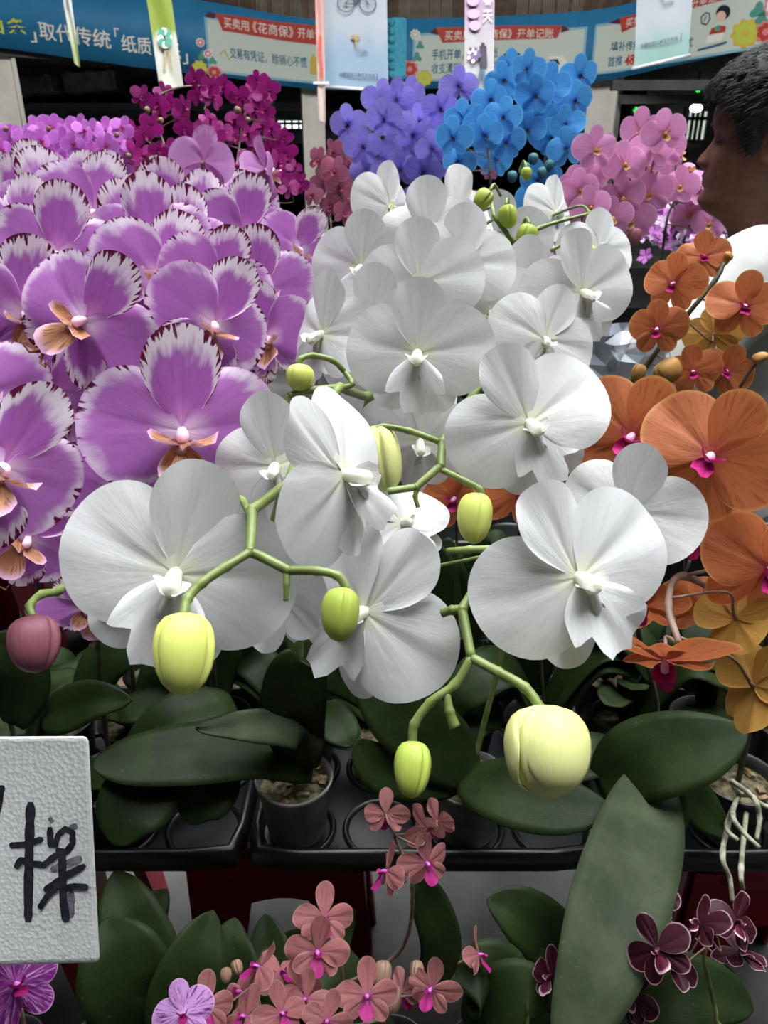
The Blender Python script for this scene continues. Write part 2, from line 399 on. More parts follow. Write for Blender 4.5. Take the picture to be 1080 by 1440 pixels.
def exit_sign(px,py,Y,wpx,hpx,label):
    q=PY(px,py,Y); s=Y/FPX*1.05; root=empty('exit_sign',q,label,'exit sign')
    b=MB(); b.box(q,(wpx*s,.06,hpx*s)); b.obj('housing',M['frame'],root,False)
    b=MB()                                  # running figure pictogram as a raised lit shape
    for (x,z,w,h,r) in ((-.1,.28,.2,.2,0),(-.02,.0,.22,.36,.3),(-.16,-.3,.14,.34,-.5),(.16,-.28,.14,.34,.5),(.22,.06,.26,.12,.2),(-.26,.02,.22,.1,-.4)):
        b.box(q+Vector((x*wpx*s,-.04,z*hpx*s)),(w*wpx*s,.02,h*hpx*s),Matrix.Rotation(r,3,'Y'))
    b.obj('pictogram',M['exit'],root,False)
    b=MB(); zt=2.6; b.box(Vector((q.x,q.y,(q.z+.5*hpx*s+zt)/2)),(.02,.02,max(.05,zt-q.z-.5*hpx*s))); b.obj('hanger',M['frame'],root,False)
exit_sign(895,155,15.5,13,8,'small lit green exit sign above the dark door')
exit_sign(981,124,13.5,9,10,'small green running figure sign under the dark soffit')
q=PY(979,152,15.3)
r=empty('globe_lamp',q,'small bright white lamp above the barred window','lamp')
b=MB(); b.lathe([(.001,-.07)]+[(.11*math.sin(PI*k/8),-.07*math.cos(PI*k/8)) for k in range(1,8)]+[(.001,.07)],14,q); b.obj('globe',M['glow'],r)
b=MB(); b.lathe([(.06,.06),(.06,.12),(.001,.12)],12,q); b.obj('cap',M['frame'],r)
b=MB(); b.tube([q+Vector((0,0,.12)),q+Vector((0,0,.45))],.01,6); b.obj('rod',M['frame'],r)
for i,(px,py) in enumerate(((948,165),(980,173))):
    pass
# ducts under the slab
for (p0,p1,Y,h,lab) in (((22,124),(80,119),12.9,.2,'short galvanised duct end under the slab'),((96,118),(168,114),13.2,.24,'long galvanised air duct hung under the slab')):
    a=PY(*p0,Y); c=PY(*p1,Y); r=empty('air_duct',(a+c)/2,lab,'duct')
    b=MB(); b.box((a+c)/2,((c-a).length,.4,h),Matrix.Rotation(-math.atan2(c.z-a.z,c.x-a.x),3,'Y')); b.obj('casing',M['steel'],r,False)
    for f in (.1,.5,.9):
        b=MB(); b.box(a.lerp(c,f),(.05,.44,h+.04)); b.obj('flange',M['steel'],r,False)
        z0=a.lerp(c,f).z; b=MB(); b.box((a.lerp(c,f).x,Y,(z0+2.62)/2),(.015,.015,2.62-z0)); b.obj('hanger',M['frame'],r,False)
# beams under the slab
for k,(px0,px1,py,Y) in enumerate(((20,420,150,16),(30,430,185,20),(870,1000,140,13),(860,1000,120,11.6))):
    a=PY(px0,py,Y); c=PY(px1,py,Y); b=MB(); b.box((a+c)/2,((c-a).length,.1,.12)); tag(b.obj('trim_%d'%(k+3),M['hallwall'] if k<2 else M['slab'],smooth=False),kind='structure')
# fluorescent tubes on the upper storey
for k,(x0,y0,x1,y1) in enumerate(((583,29,625,0),(603,27,640,1),(641,28,646,2),(716,10,722,-8),(745,27,758,-2),(785,14,786,2))):
    t0=13.4; a=P(x0,y0,t0); c=P(x1,y1,t0-.6)
    r=empty('tube_lamp',(a+c)/2,'white fluorescent tube on the upper storey above the banner','lamp','fluorescent tubes above the banner')
    b=MB(); b.tube([a,c],.035,8); b.obj('tube',M['tube'],r)
    b=MB(); b.tube([a+Vector((0,.05,.07)),c+Vector((0,.05,.07))],.04,6); b.obj('batten',M['steel'],r)

# ------------------------------------------------------------------ banner
def flat(name,c,rough=.6): return simple(name,c,rough,.3)
M['bblue']=simple('banner_blue',(48,128,172),.55,.3,var=4,scale=3)
M['bcream']=flat('banner_cream',(214,220,204)); M['bpale']=flat('banner_pale_blue',(150,196,208)); M['bred']=flat('banner_red',(196,70,50)); M['bdred']=flat('banner_dark_red',(90,36,50))
M['bwhite']=flat('banner_white',(244,240,224)); M['bink']=flat('banner_ink_blue',(44,106,140)); M['byel']=flat('banner_yellow_green',(206,214,80)); M['bpeony']=flat('banner_peony_yellow',(222,190,84)); M['bpink']=flat('banner_peony_pink',(232,140,150)); M['bgrn']=flat('banner_leaf_green',(90,160,140)); M['bblk']=flat('banner_black',(40,40,50)); M['bskin']=flat('banner_print_skin',(240,200,180)); M['bnum']=flat('banner_red_figure',(214,72,54))
BR=empty('banner',ban(540,100),'long blue market banner with Chinese lettering hung round the mezzanine','banner')
b=MB(); pts=[];uvs=[]
for k,(px,yb,t,p) in enumerate(BP):
    a=BP[max(k-1,0)][3]; c=BP[min(k+1,len(BP)-1)][3]; tg=(c-a); n=Vector((tg.y,-tg.x,0)).normalized()
    pts+=[p,p+Vector((0,0,HB)),p+Vector((0,0,HB))-n*.02,p-n*.02]
b.grid(pts,len(BP),4,None,0,True,True); b.obj('cloth',M['bblue'],BR)
def bpoly(poly,off,mat,name,sub=10,parent=None):
    """flat print on the banner: polygon in photo pixels, split in x so it follows the curve"""
    xs=[p[0] for p in poly]; x0,x1=min(xs),max(xs); bmx=bmesh.new()
    vs=[bmx.verts.new((x,y,0)) for x,y in poly]; bmx.faces.new(vs)
    for k in range(1,sub):
        x=lerp(x0,x1,k/sub); bmesh.ops.bisect_plane(bmx,geom=bmx.verts[:]+bmx.edges[:]+bmx.faces[:],plane_co=(x,0,0),plane_no=(1,0,0))
    for v in bmx.verts: v.co=ban(v.co.x,v.co.y,off)
    for f in bmx.faces: f.normal_update()
    m=bpy.data.meshes.new(name); bmx.to_mesh(m); bmx.free()
    par=parent or BR; o=link(name,m,par,mat,False)
    if par is not BR: o.location=(0,0,0)
    return o
_dg=None
def textmesh(body,bold=.0,font_sp=1.):
    c=bpy.data.curves.new('t','FONT'); c.body=body; c.size=1; c.offset=bold; c.space_character=font_sp; c.resolution_u=2
    o=bpy.data.objects.new('t',c); COL.objects.link(o); bpy.context.view_layer.update()
    m=bpy.data.meshes.new_from_object(o.evaluated_get(bpy.context.evaluated_depsgraph_get()))
    bpy.data.objects.remove(o); bpy.data.curves.remove(c); return m
def bandtext(body,x0,y0,x1,y1,h,mat,off=.02,bold=.02,name='lettering'):
    """text whose baseline runs from pixel (x0,y0) to (x1,y1) on the banner; h = glyph height in pixels"""
    m=textmesh(body,bold); xs=[v.co.x for v in m.vertices]; ys=[v.co.y for v in m.vertices]
    ax,bx=min(xs),max(xs); ay,by=min(ys),max(ys)
    src=[(v.co.x,v.co.y) for v in m.vertices]
    for v,(x,y) in zip(m.vertices,src):
        f=(x-ax)/(bx-ax); v.co=ban(lerp(x0,x1,f),lerp(y0,y1,f)-h*(y-ay)/(by-ay),off)
    m.update(); return link(name,m,BR,mat,False)
bandtext('白条',-14,48,41,50,22,M['byel'],bold=.012)
bandtext('」',43,60,52,60,14,M['bwhite'])
bandtext('取代传统',57,56,159,70,25,M['bwhite'],bold=.012)
bandtext('「',165,53,172,54,12,M['bwhite'])
bandtext('纸质白条',173,73,260,85,24,M['bwhite'],bold=.012)
bandtext('」',260,91,268,91,14,M['bwhite'])
def panel(x0,yt0,yb0,x1,yt1,yb1):
    bpoly([(x0,yb0),(x0,yt0),(x1,yt1),(x1,yb1)],.006,M['bpale'],'panel_border')
    w=3.5; bpoly([(x0+w,yb0-w),(x0+w,yt0+w),(x1-w,yt1+w),(x1-w,yb1-w)],.011,M['bcream'],'panel')
panel(296,27,102,470,51,120)
bpoly([(299,22),(310,23),(318,46),(455,66),(470,62),(470,42)],.016,M['bred'],'ribbon')
bpoly([(297,28),(303,21),(311,24),(309,30)],.014,M['bdred'],'ribbon_fold')
bandtext('买卖用',321,42,356,47,14,M['bwhite'],bold=.004); bandtext('《花商保》',361,48,415,55,15,M['bwhite'],bold=.004); bandtext('开单记账',421,55,468,62,14,M['bwhite'],bold=.004)
bandtext('交易有凭证，赊销心不慌',327,83,432,96,15,M['bink'],bold=.004)
panel(580,50,115,817,40,110)
bpoly([(611,42),(782,38),(776,55),(621,62)],.016,M['bred'],'ribbon'); bpoly([(602,49),(611,42),(616,52)],.014,M['bdred'],'ribbon_fold'); bpoly([(782,38),(793,44),(780,48)],.014,M['bdred'],'ribbon_fold')
bandtext('买卖用《花商保》开单记账',624,59,771,55,13,M['bwhite'],bold=.004)
bandtext('手机开单，轻松记账',607,86,698,83,15,M['bink'],bold=.004)
bandtext('收支清晰，一目了然',607,105,698,101,15,M['bink'],bold=.004)
panel(829,38,106,1085,-14,66)
bpoly([(861,28),(1022,-12),(1016,2),(905,30),(866,47)],.016,M['bred'],'ribbon'); bpoly([(846,35),(861,28),(863,36)],.014,M['bdred'],'ribbon_fold')
bandtext('买卖用《花商保》开单记账',871,41,1012,2,12,M['bwhite'],bold=.004)
bandtext('填补传统记账空白，更优',853,73,976,66,14,M['bink'],bold=.004)
bandtext('首推',851,94,872,91,14,M['bink'],bold=.004); bandtext('48',876,92,891,90,15,M['bnum'],bold=.03); bandtext('期',893,90,904,89,12,M['bink'],bold=.004)
# printed decorations
def disc(x,y,r,mat,off,n=20,lob=0,amp=.12,name='print'):
    bpoly([(x+r*(1+amp*math.sin(lob*a))*math.cos(a),y+r*(1+amp*math.sin(lob*a))*math.sin(a)) for a in (2*PI*k/n for k in range(n))],off,mat,name,2)
def peony(x,y,r,mat,mat2):
    disc(x,y,r,mat,.018,40,9,.1,'peony_print'); 
    for k in range(7): a=2*PI*k/7; disc(x+r*.55*math.cos(a),y+r*.55*math.sin(a),r*.28,mat2,.021,12,0,0,'peony_print')
    disc(x,y,r*.3,mat,.023,16,5,.15,'peony_print')
for (x,y,r,m1,m2) in ((284,97,11,'bpeony','byel'),(303,102,9,'bpink','bred'),(288,62,6,'bwhite','bpink'),(297,77,6,'bwhite','bpink'),(576,98,12,'bpink','bred'),(597,110,11,'bpeony','byel'),(583,52,7,'bwhite','bcream'),(1048,48,19,'bpeony','byel'),(1075,46,15,'bpink','bred'),(1080,12,14,'bpink','bwhite')):
    peony(x,y,r,M[m1],M[m2])
for (x,y,r) in ((290,80,6),(302,87,5),(586,82,6),(590,66,5),(1060,18,10),(1062,50,7),(1066,30,9)): disc(x,y,r,M['bgrn'],.0165,16,3,.3,'leaf_print')
def stroke(pts,w,mat,off=.02,name='print'):
    out=[]
    for k,(x,y) in enumerate(pts):
        a=pts[max(k-1,0)]; c=pts[min(k+1,len(pts)-1)]; dx,dy=c[0]-a[0],c[1]-a[1]; l=math.hypot(dx,dy) or 1
        out.append((x-dy/l*w/2,y+dx/l*w/2,x+dy/l*w/2,y-dx/l*w/2))
    for p,q in zip(out,out[1:]):
        bpoly([(p[0],p[1]),(p[2],p[3]),(q[2],q[3]),(q[0],q[1])],off,mat,name,1)
stroke([(703,83),(714,72),(728,78)],3,M['bblk']); bpoly([(704,82),(714,74),(722,80),(712,88)],.019,M['bwhite'],'print')
bpoly([(724,82),(738,76),(752,80),(742,86)],.019,M['bgrn'],'print'); bpoly([(766,80),(786,78),(800,98),(778,101)],.019,M['bwhite'],'print'); bpoly([(768,84),(779,83),(783,90),(772,91)],.021,M['bblk'],'print')
stroke([(988,20),(983,26),(985,34),(992,36),(996,29),(994,21),(988,20)],1.6,M['bblk']); stroke([(990,24),(988,32)],1.4,M['bblk'])
disc(1013,20,10,M['bblk'],.019,20,0,0,'figure_print'); disc(1011,25,7,M['bskin'],.021,18,0,0,'figure_print')
bpoly([(998,49),(1000,41),(1010,37),(1020,38),(1020,46)],.019,M['bred'],'figure_print'); disc(1009,41,4,M['bgrn'],.021,12,3,.2,'figure_print')
bpoly([(994,62),(997,51),(1019,46),(1018,57)],.022,M['bwhite'],'figure_print'); bpoly([(985,69),(1025,58),(1025,61),(985,72)],.022,M['bink'],'figure_print')
bpoly([(436,104),(437,84),(442,77),(448,84),(448,106)],.019,M['bpeony'],'figure_print'); stroke([(312,78),(318,72),(326,86)],2,M['bpeony'])
# pale blue padded curtain strip beside the white poster
r=empty('padded_strip',ban(558,112,.06),'turquoise quilted curtain strip beside the bicycle poster','curtain')
M['turq']=simple('turquoise_plush',(92,186,208),.9,.1,var=10,scale=30)
b=MB(); pts=[]
for i in range(25):
    py=lerp(112,30,i/24)
    for j in range(9):
        px=lerp(545,571,j/8); pts.append(ban(px,py,.05+.03*math.sin(PI*j/8)+.02*abs(math.sin(i*.9))))
b.grid(pts,25,9); b.obj('quilted_cloth',M['turq'],r)
for i in range(7):
    q=ban(551,lerp(106,36,i/6),.09); b=MB(); b.lathe([(.001,-.06),(.04,-.04),(.055,0),(.04,.04),(.001,.06)],10,q); b.obj('tuft',M['turq'],r)
b=MB(); b.box(ban(558,29,.04),(.3,.07,.03)); b.obj('top_rail',M['frame'],r,False)

# ------------------------------------------------------------------ hanging posters
M['pap']=simple('poster_fabric',(206,212,218),.6,.3,var=4,scale=6)
def grad_mat(name,a,bc,c0,c1):
    t=NT(name); uv=t.node('ShaderNodeUVMap').outputs[0]; sx=t.node('ShaderNodeSeparateXYZ'); t.ln(uv,sx.inputs[0])
    nz=t.noise(uv,4,3); f=t.math('ADD',sx.outputs[1],t.math('MULTIPLY',t.math('SUBTRACT',nz,.5),.25))
    t.set(t.mix(t.ramp(f,c0,c1),rgba(a),rgba(bc)),.6,.3); return t.m
M['poster']=grad_mat('printed_poster',(124,144,162),(156,160,166),.2,.5)
M['poster_g']=grad_mat('printed_poster_green',(118,150,142),(156,160,164),.05,.35)
M['strip_g']=grad_mat('green_white_strip',(190,188,176),(128,144,52),.36,.44)
M['strip_p']=grad_mat('pink_white_strip',(168,164,164),(164,134,160),.3,.7)
M['strip_w']=grad_mat('white_green_strip',(150,160,110),(186,186,176),.1,.5)
M['strip_r']=grad_mat('red_white_strip',(180,162,152),(184,136,128),.1,.7)
M['rod']=simple('poster_rod',(225,225,225),.3,.5)
class Hang:
    def __init__(s,name,label,tl,tr,bl,br,t,mat,rod=True,top=None,cat_='poster'):
        s.c=(tl,tr,bl,br); s.t=t
        ctr=s.pt(.5,0); s.r=empty(name,ctr,label,cat_)
        b=MB(); pts=[];uvs=[]
        for i in range(15):
            for j in range(9):
                v=i/14;u=j/8; pts.append(s.pt(u,v,.012*math.sin(u*7+v*5)*(1-v*.5))); uvs.append((u,v))
        b.grid(pts,15,9,uvs); b.obj('sheet',mat,s.r)
        if rod:
            b=MB(); b.tube([s.pt(-.04,0,.012),s.pt(1.04,0,.012)],.014,8); b.obj('bottom_rod',M['rod'],s.r)
        a=s.pt(.5,1); b=MB(); b.tube([a,Vector((a.x,a.y,a.z+1.2))],.004,5); b.obj('cord',M['rod'],s.r)
        b=MB(); b.tube([s.pt(-.02,1),s.pt(1.02,1)],.012,8); b.obj('top_rod',M['rod'],s.r)
    def pt(s,u,v,off=0):
        tl,tr,bl,br=s.c
        x=lerp(lerp(bl[0],br[0],u),lerp(tl[0],tr[0],u),v); y=lerp(lerp(bl[1],br[1],u),lerp(tl[1],tr[1],u),v)
        return P(x,y,s.t-off*1.0)
    def poly(s,pl,mat,name='print',off=.03):
        b=MB(); b.add([s.pt(u,v,off) for u,v in pl],[tuple(range(len(pl)))]); b.obj(name,mat,s.r,False)
    def text(s,body,u0,v0,u1,h,mat,bold=.01,name='lettering',off=.03):
        m=textmesh(body,bold); xs=[v.co.x for v in m.vertices]; ys=[v.co.y for v in m.vertices]; ax,bx,ay,by=min(xs),max(xs),min(ys),max(ys)
        for v in m.vertices: v.co=s.pt(lerp(u0,u1,(v.co.x-ax)/(bx-ax)),v0+h*(v.co.y-ay)/(by-ay),off)
        m.update(); link(name,m,s.r,mat,False)
    def line(s,pl,w,mat,name='print',asp=1.,off=.03):
        for (a,c) in zip(pl,pl[1:]):
            dx,dy=c[0]-a[0],(c[1]-a[1])*asp; l=math.hypot(dx,dy) or 1; nx,ny=-dy/l*w/2,dx/l*w/2/asp
            s.poly([(a[0]-nx,a[1]-ny),(a[0]+nx,a[1]+ny),(c[0]+nx,c[1]+ny),(c[0]-nx,c[1]-ny)],mat,name,off)
M['gold']=flat('emblem_olive',(150,130,60)); M['ink']=flat('poster_ink',(50,60,80)); M['gray']=flat('poster_grey',(110,110,116)); M['viol']=flat('bouquet_violet',(110,84,130)); M['suit']=flat('suit_dark',(60,52,64)); M['tan']=flat('print_tan',(170,150,110)); M['denim']=flat('print_denim',(76,96,116)); M['pinkp']=flat('print_pink',(206,160,196))
def bird(h,u,v,s,asp):
    for pl in ([(0,0),(.28,.34),(.1,.5)],[(0,.05),(-.35,.4),(-.1,.5),(.05,.3)],[(-.05,.1),(.16,.05),(.02,-.5)],[(.18,.2),(.55,.55),(.2,.28)]):
        h.poly([(u+x*s,v+y*s/asp) for x,y in pl],M['gold'],'emblem')
    h.text('Dounan',u+.1*s,v-.75*s/asp,u+.85*s,.3*s/asp,M['ink'],0,'emblem_lettering')
h=Hang('hanging_poster','white hanging poster with a bicycle print beside the turquoise strip',(453,-70),(543,-70),(456,122),(546,128),7.4,M['poster'])
asp=2.1
bird(h,.50,.34,.22,asp)
h.text('中國昆明斗南花卉市场',.24,.082,.80,.035,M['ink']); h.line([(.83,.07),(.83,.12)],.012,M['ink'],asp=asp)
for cx in (.36,.70):
    ring=[(cx+.13*math.cos(a),.615+.13*math.sin(a)/asp) for a in (2*PI*k/22 for k in range(23))]; h.line(ring,.014,M['ink'],'bicycle_print',asp)
    for k in range(6): a=PI*k/6; h.line([(cx-.12*math.cos(a),.615-.12*math.sin(a)/asp),(cx+.12*math.cos(a),.615+.12*math.sin(a)/asp)],.005,M['gray'],'bicycle_print',asp)
h.line([(.36,.615),(.46,.70),(.62,.70),(.70,.615)],.014,M['ink'],'bicycle_print',asp); h.line([(.36,.615),(.52,.61),(.62,.70)],.014,M['ink'],'bicycle_print',asp); h.line([(.46,.72),(.52,.61)],.014,M['ink'],'bicycle_print',asp)
h.poly([(.44,.73),(.56,.73),(.58,.64),(.50,.63)],M['denim'],'rider_print'); h.poly([(.46,.73),(.46,.84),(.56,.84),(.56,.73)],M['pinkp'],'rider_print')
h=Hang('hanging_poster','white hanging poster with an olive bird emblem in front of the red 48',(899,-90),(981,-100),(892,96),(968,78),7.2,M['poster_g'])
bird(h,.44,.53,.26,asp); h.text('中國昆明斗南花卉市场',.10,.14,.78,.035,M['ink']); h.line([(.84,.13),(.84,.19)],.012,M['ink'],asp=asp)
h=Hang('hanging_strip','green and white hanging strip covering part of the 纸质白条 lettering',(198,-60),(232,-66),(225,128),(258,122),6.6,M['strip_g'],rod=False)
for k in range(12):
    a=2*PI*k/12; h.poly([(.5+.34*math.cos(a)*.5+.14*math.cos(q),.38+.05*math.sin(a)+.03*math.sin(q)) for q in (2*PI*j/8 for j in range(8))],M['bgrn'] if k%3 else M['bwhite'],'bouquet_print',.03+.002*k)
h.line([(.5,.33),(.42,.25),(.3,.14)],.09,M['tan'],'dancer_print',5); h.line([(.5,.33),(.6,.25),(.62,.13)],.07,M['tan'],'dancer_print',5)
h=Hang('hanging_strip','pink and white hanging strip printed with a violet bouquet',(654,-70),(696,-70),(653,134),(694,132),7.0,M['strip_p'],rod=False)
h.text('春',.62,.62,.94,.085,M['bwhite'],.01); h.text('天',.62,.50,.94,.085,M['bwhite'],.01)
for (u,v) in ((.3,.56),(.35,.48),(.28,.65)): h.poly([(u+.2*math.cos(q),v+.035*math.sin(q)) for q in (2*PI*j/12 for j in range(12))],M['pinkp'],'blossom_print')
for k in range(16):
    a=2.4*k; rr=.22*math.sqrt(k/16); h.poly([(.32+rr*math.cos(a)+.06*math.cos(q),.28+.22*rr*math.sin(a)+.014*math.sin(q)) for q in (2*PI*j/8 for j in range(8))],M['viol'] if k%3 else M['bwhite'],'bouquet_print',.034+.001*k)
h.poly([(.5,.34),(.74,.34),(.78,.2),(.55,.17)],M['suit'],'figure_print'); h.line([(.6,.2),(.5,.1),(.38,.01)],.1,M['denim'],'figure_print',5); h.line([(.62,.2),(.68,.1),(.72,.01)],.1,M['denim'],'figure_print',5)
h.poly([(.56,.36),(.68,.36),(.68,.33),(.56,.33)],M['suit'],'figure_print')
h=Hang('hanging_strip','narrow white strip dangling in front of the 取代 lettering',(78,-60),(92,-62),(104,88),(113,96),6.2,M['strip_w'],rod=False)
h.line([(.5,.72),(.4,.5)],.2,M['gray'],asp=8)
h=Hang('hanging_strip','narrow pink edged strip hanging beside the bicycle poster',(441,-70),(454,-70),(448,168),(458,173),7.0,M['strip_r'],rod=False)
h.line([(.5,.5),(.4,.4),(.6,.32),(.5,.25)],.3,M['bred'],asp=10)
b=MB(); b.box(P(452,117,7.0)+Vector((0,-.03,0)),(.14,.02,.02)); b.obj('cross_bar',M['rod'],h.r,False)

# ------------------------------------------------------------------ orchid parts
def fan(mb, L, fu, fl, k, ang=0, z0=0, cup=0., cup2=0., ripple=.02, seed=0, rows=9, cols=18, mi=0, tilt=0, notch=None, org=(0,0,0), spin=0, inner=.05):
    """fan-shaped petal growing from a claw; fu/fl = half angles above/below its axis (degrees)"""
    rnd=random.Random(seed); ph=[rnd.uniform(0,6.28) for _ in range(4)]; pts=[]; uvs=[]
    T=Matrix.Rotation(R(ang),3,'Z')@Matrix.Rotation(R(tilt),3,'Y')@Matrix.Rotation(R(spin),3,'X')
    for i in range(rows):
        t=inner+(1-inner)*(i/(rows-1))**.85
        for j in range(cols):
            s=-1+2*j/(cols-1); s=math.sin(s*PI/2)*.985
            s=-s; phi=R(s*(fu if s>0 else fl))
            rr=L*max(math.cos(abs(s)*PI/2),0.0)**k
            if notch: rr*=notch(s)
            r=t*rr; x=r*math.cos(phi); y=r*math.sin(phi); q=(r/L)
            z=cup*q*q+cup2*(y/L)**2+ripple*t**3*(math.sin(3*s*2+ph[0])+.6*math.sin(7*s+ph[1])+.35*math.sin(13*s+ph[2]))
            z-=.045*math.exp(-(s/.09)**2)*t*(1.15-t)*2
            pts.append(T@Vector((x,y,z*1.0))+Vector(org)+Vector((0,0,z0))); uvs.append((.5+.5*s,t))
    mb.grid(pts,rows,cols,uvs,mi)
def ellipsoid(mb,c,ax,rx,ry,rz,mi=0,n=10,m=8):
    a=Vector(ax).normalized(); x=a.orthogonal().normalized(); y=a.cross(x); Mx=Matrix((x,y,a)).transposed(); pts=[];uv=[]
    for i in range(m+1):
        th=PI*i/m
        for j in range(n):
            p=2*PI*j/n; pts.append(Vector(c)+Mx@Vector((rx*math.sin(th)*math.cos(p),ry*math.sin(th)*math.sin(p),-rz*math.cos(th)))); uv.append((j/n,i/m))
    mb.grid(pts,m+1,n,uv,mi,True)
KIND={ # petal(L,fu,fl,k,axis,cup) dorsal(L,f,k) lateral(L,f,k,angle) lip scale, mats petal/dorsal/lip/column, detailed
 'white':dict(p=(1.02,64,80,.36,10,-.16),d=(.98,43,.40),l=(.86,42,.5,-122),lip='skirt',m=('white','white','white','white_col')),
 'pur':dict(p=(1.04,66,82,.36,8,-.12),d=(1.05,43,.40),l=(.92,42,.48,-124),lip='big',m=('pur','pur_dorsal','pur_lip','pur_col'),lm='pur_dorsal'),
 'or':dict(p=(1.04,66,70,.38,12,-.12),d=(.98,45,.42),l=(.92,42,.44,-126),lip='small',m=('or','or','or_lip','or_col')),
 'vio':dict(p=(1.0,62,70,.40,10,-.14),d=(.95,42,.48),l=(.85,38,.5,-125),lip='dot',m=('vio','vio','vio_lip','vio_lip')),
 'blu':dict(p=(1.0,62,70,.40,10,-.14),d=(.95,42,.48),l=(.85,38,.5,-125),lip='dot',m=('blu','blu','blu_lip','blu_lip')),
 'pnk':dict(p=(1.0,62,70,.40,10,-.14),d=(.95,42,.48),l=(.85,38,.5,-125),lip='small',m=('pnk','pnk','pnk_lip','pnk_lip')),
 'mag':dict(p=(1.0,62,58,.46,12,-.12),d=(.95,36,.5),l=(.9,34,.5,-125),lip='small',m=('mag','mag','mag_lip','mag_lip'),one=True),
 'lil':dict(p=(1.0,70,66,.46,12,-.12),d=(.95,40,.5),l=(.9,36,.5,-125),lip='small',m=('lil','lil','lil_lip','lil_lip'),one=True),
 'dus':dict(p=(1.0,70,66,.46,12,-.12),d=(.95,40,.5),l=(.9,36,.5,-125),lip='small',m=('dus','dus','dus_lip','dus_lip'),one=True),
 'sal':dict(p=(1.0,48,46,.55,4,-.28),d=(.98,36,.46),l=(.8,38,.5,-138),lip='tongue',m=('sal','sal','sal_lip','sal_col')),
 'mar':dict(p=(1.0,50,48,.46,4,-.14),d=(.98,36,.46),l=(.92,36,.46,-130),lip='tongue',m=('mar','mar','mar_lip','mar_lip')),
 'str':dict(p=(1.0,70,66,.46,10,-.10),d=(.98,40,.46),l=(.92,40,.46,-126),lip='small',m=('str','str','sal_lip','sal_col')),
 'str2':dict(p=(1.0,60,56,.46,10,-.10),d=(.98,40,.46),l=(.92,40,.46,-126),lip='small',m=('str2','str2','sal_lip','sal_col')),
}
def lip_mesh(mb,kind,seed,mi=0):
    rnd=random.Random(seed)
    if kind=='skirt':
        def nt(s): return (1-.26*math.exp(-((abs(s)-.40)/.07)**2)+.16*math.exp(-((abs(s)-.12)/.06)**2)+.12*math.exp(-((abs(s)-.66)/.06)**2))
        fan(mb,.74,58,58,.34,-90,.03,-.05,.16,.05,seed,9,30,mi,-12,nt)
        for sx in (-1,1):
            fan(mb,.30,44,44,.5,-90+sx*42,.06,.1,0,.02,seed+sx+3,5,8,mi,-58,org=(sx*.04,-.04,0))
        mb.tube([(.0,-.1,.10),(.02,-.2,.12),(.0,-.30,.11),(-.03,-.38,.10)],[.05,.05,.045,.012],8,mi)
        mb.tube([(.02,-.24,.12),(.06,-.34,.12)],[.04,.012],6,mi)
    elif kind=='big':
        for sx in (-1,1):
            fan(mb,.42,46,46,.42,-90+sx*52,.03,.22,.3,.03,seed+sx+3,6,10,mi,-50,org=(sx*.06,-.08,.02),spin=-sx*38)
        fan(mb,.62,44,44,.42,-90,.05,.10,.5,.04,seed,7,14,mi,-34,org=(0,-.08,.02))
        for sx in (-1,1):
            mb.tube([(sx*.02,-.6,.36),(sx*.10,-.70,.40),(sx*.20,-.66,.46),(sx*.17,-.57,.48)],[.022,.018,.013,.006],6,mi)
        ellipsoid(mb,(0,-.16,.14),(0,-.2,1),.09,.07,.08,mi)
    elif kind=='small':
        for sx in (-1,1):
            fan(mb,.30,48,48,.42,-90+sx*60,.03,.16,.3,.02,seed+sx+3,5,8,mi,-56,org=(sx*.04,-.05,.02),spin=-sx*30)
        fan(mb,.44,40,40,.42,-90,.04,.06,.4,.03,seed,5,10,mi,-46,org=(0,-.05,.03))
        ellipsoid(mb,(0,-.12,.13),(0,-.2,1),.07,.06,.07,mi,8,6)
    elif kind=='dot':
        fan(mb,.30,50,50,.4,-90,.06,.06,.4,.03,seed,5,8,mi,-40,org=(0,-.02,.02))
        for sx in (-1,1): fan(mb,.2,50,50,.4,-90+sx*70,.05,.1,.2,.02,seed+sx,4,6,mi,-50)
    elif kind=='tongue':
        for sx in (-1,1):
            fan(mb,.28,40,40,.45,-90+sx*50,.03,.1,.2,.02,seed+sx+3,5,8,mi,-55,org=(sx*.03,-.05,.02))
        fan(mb,.66,40,40,.40,-90,.04,.0,-.35,.03,seed,7,12,mi,-26,org=(0,-.05,.04))
_fc={}; _fv={}
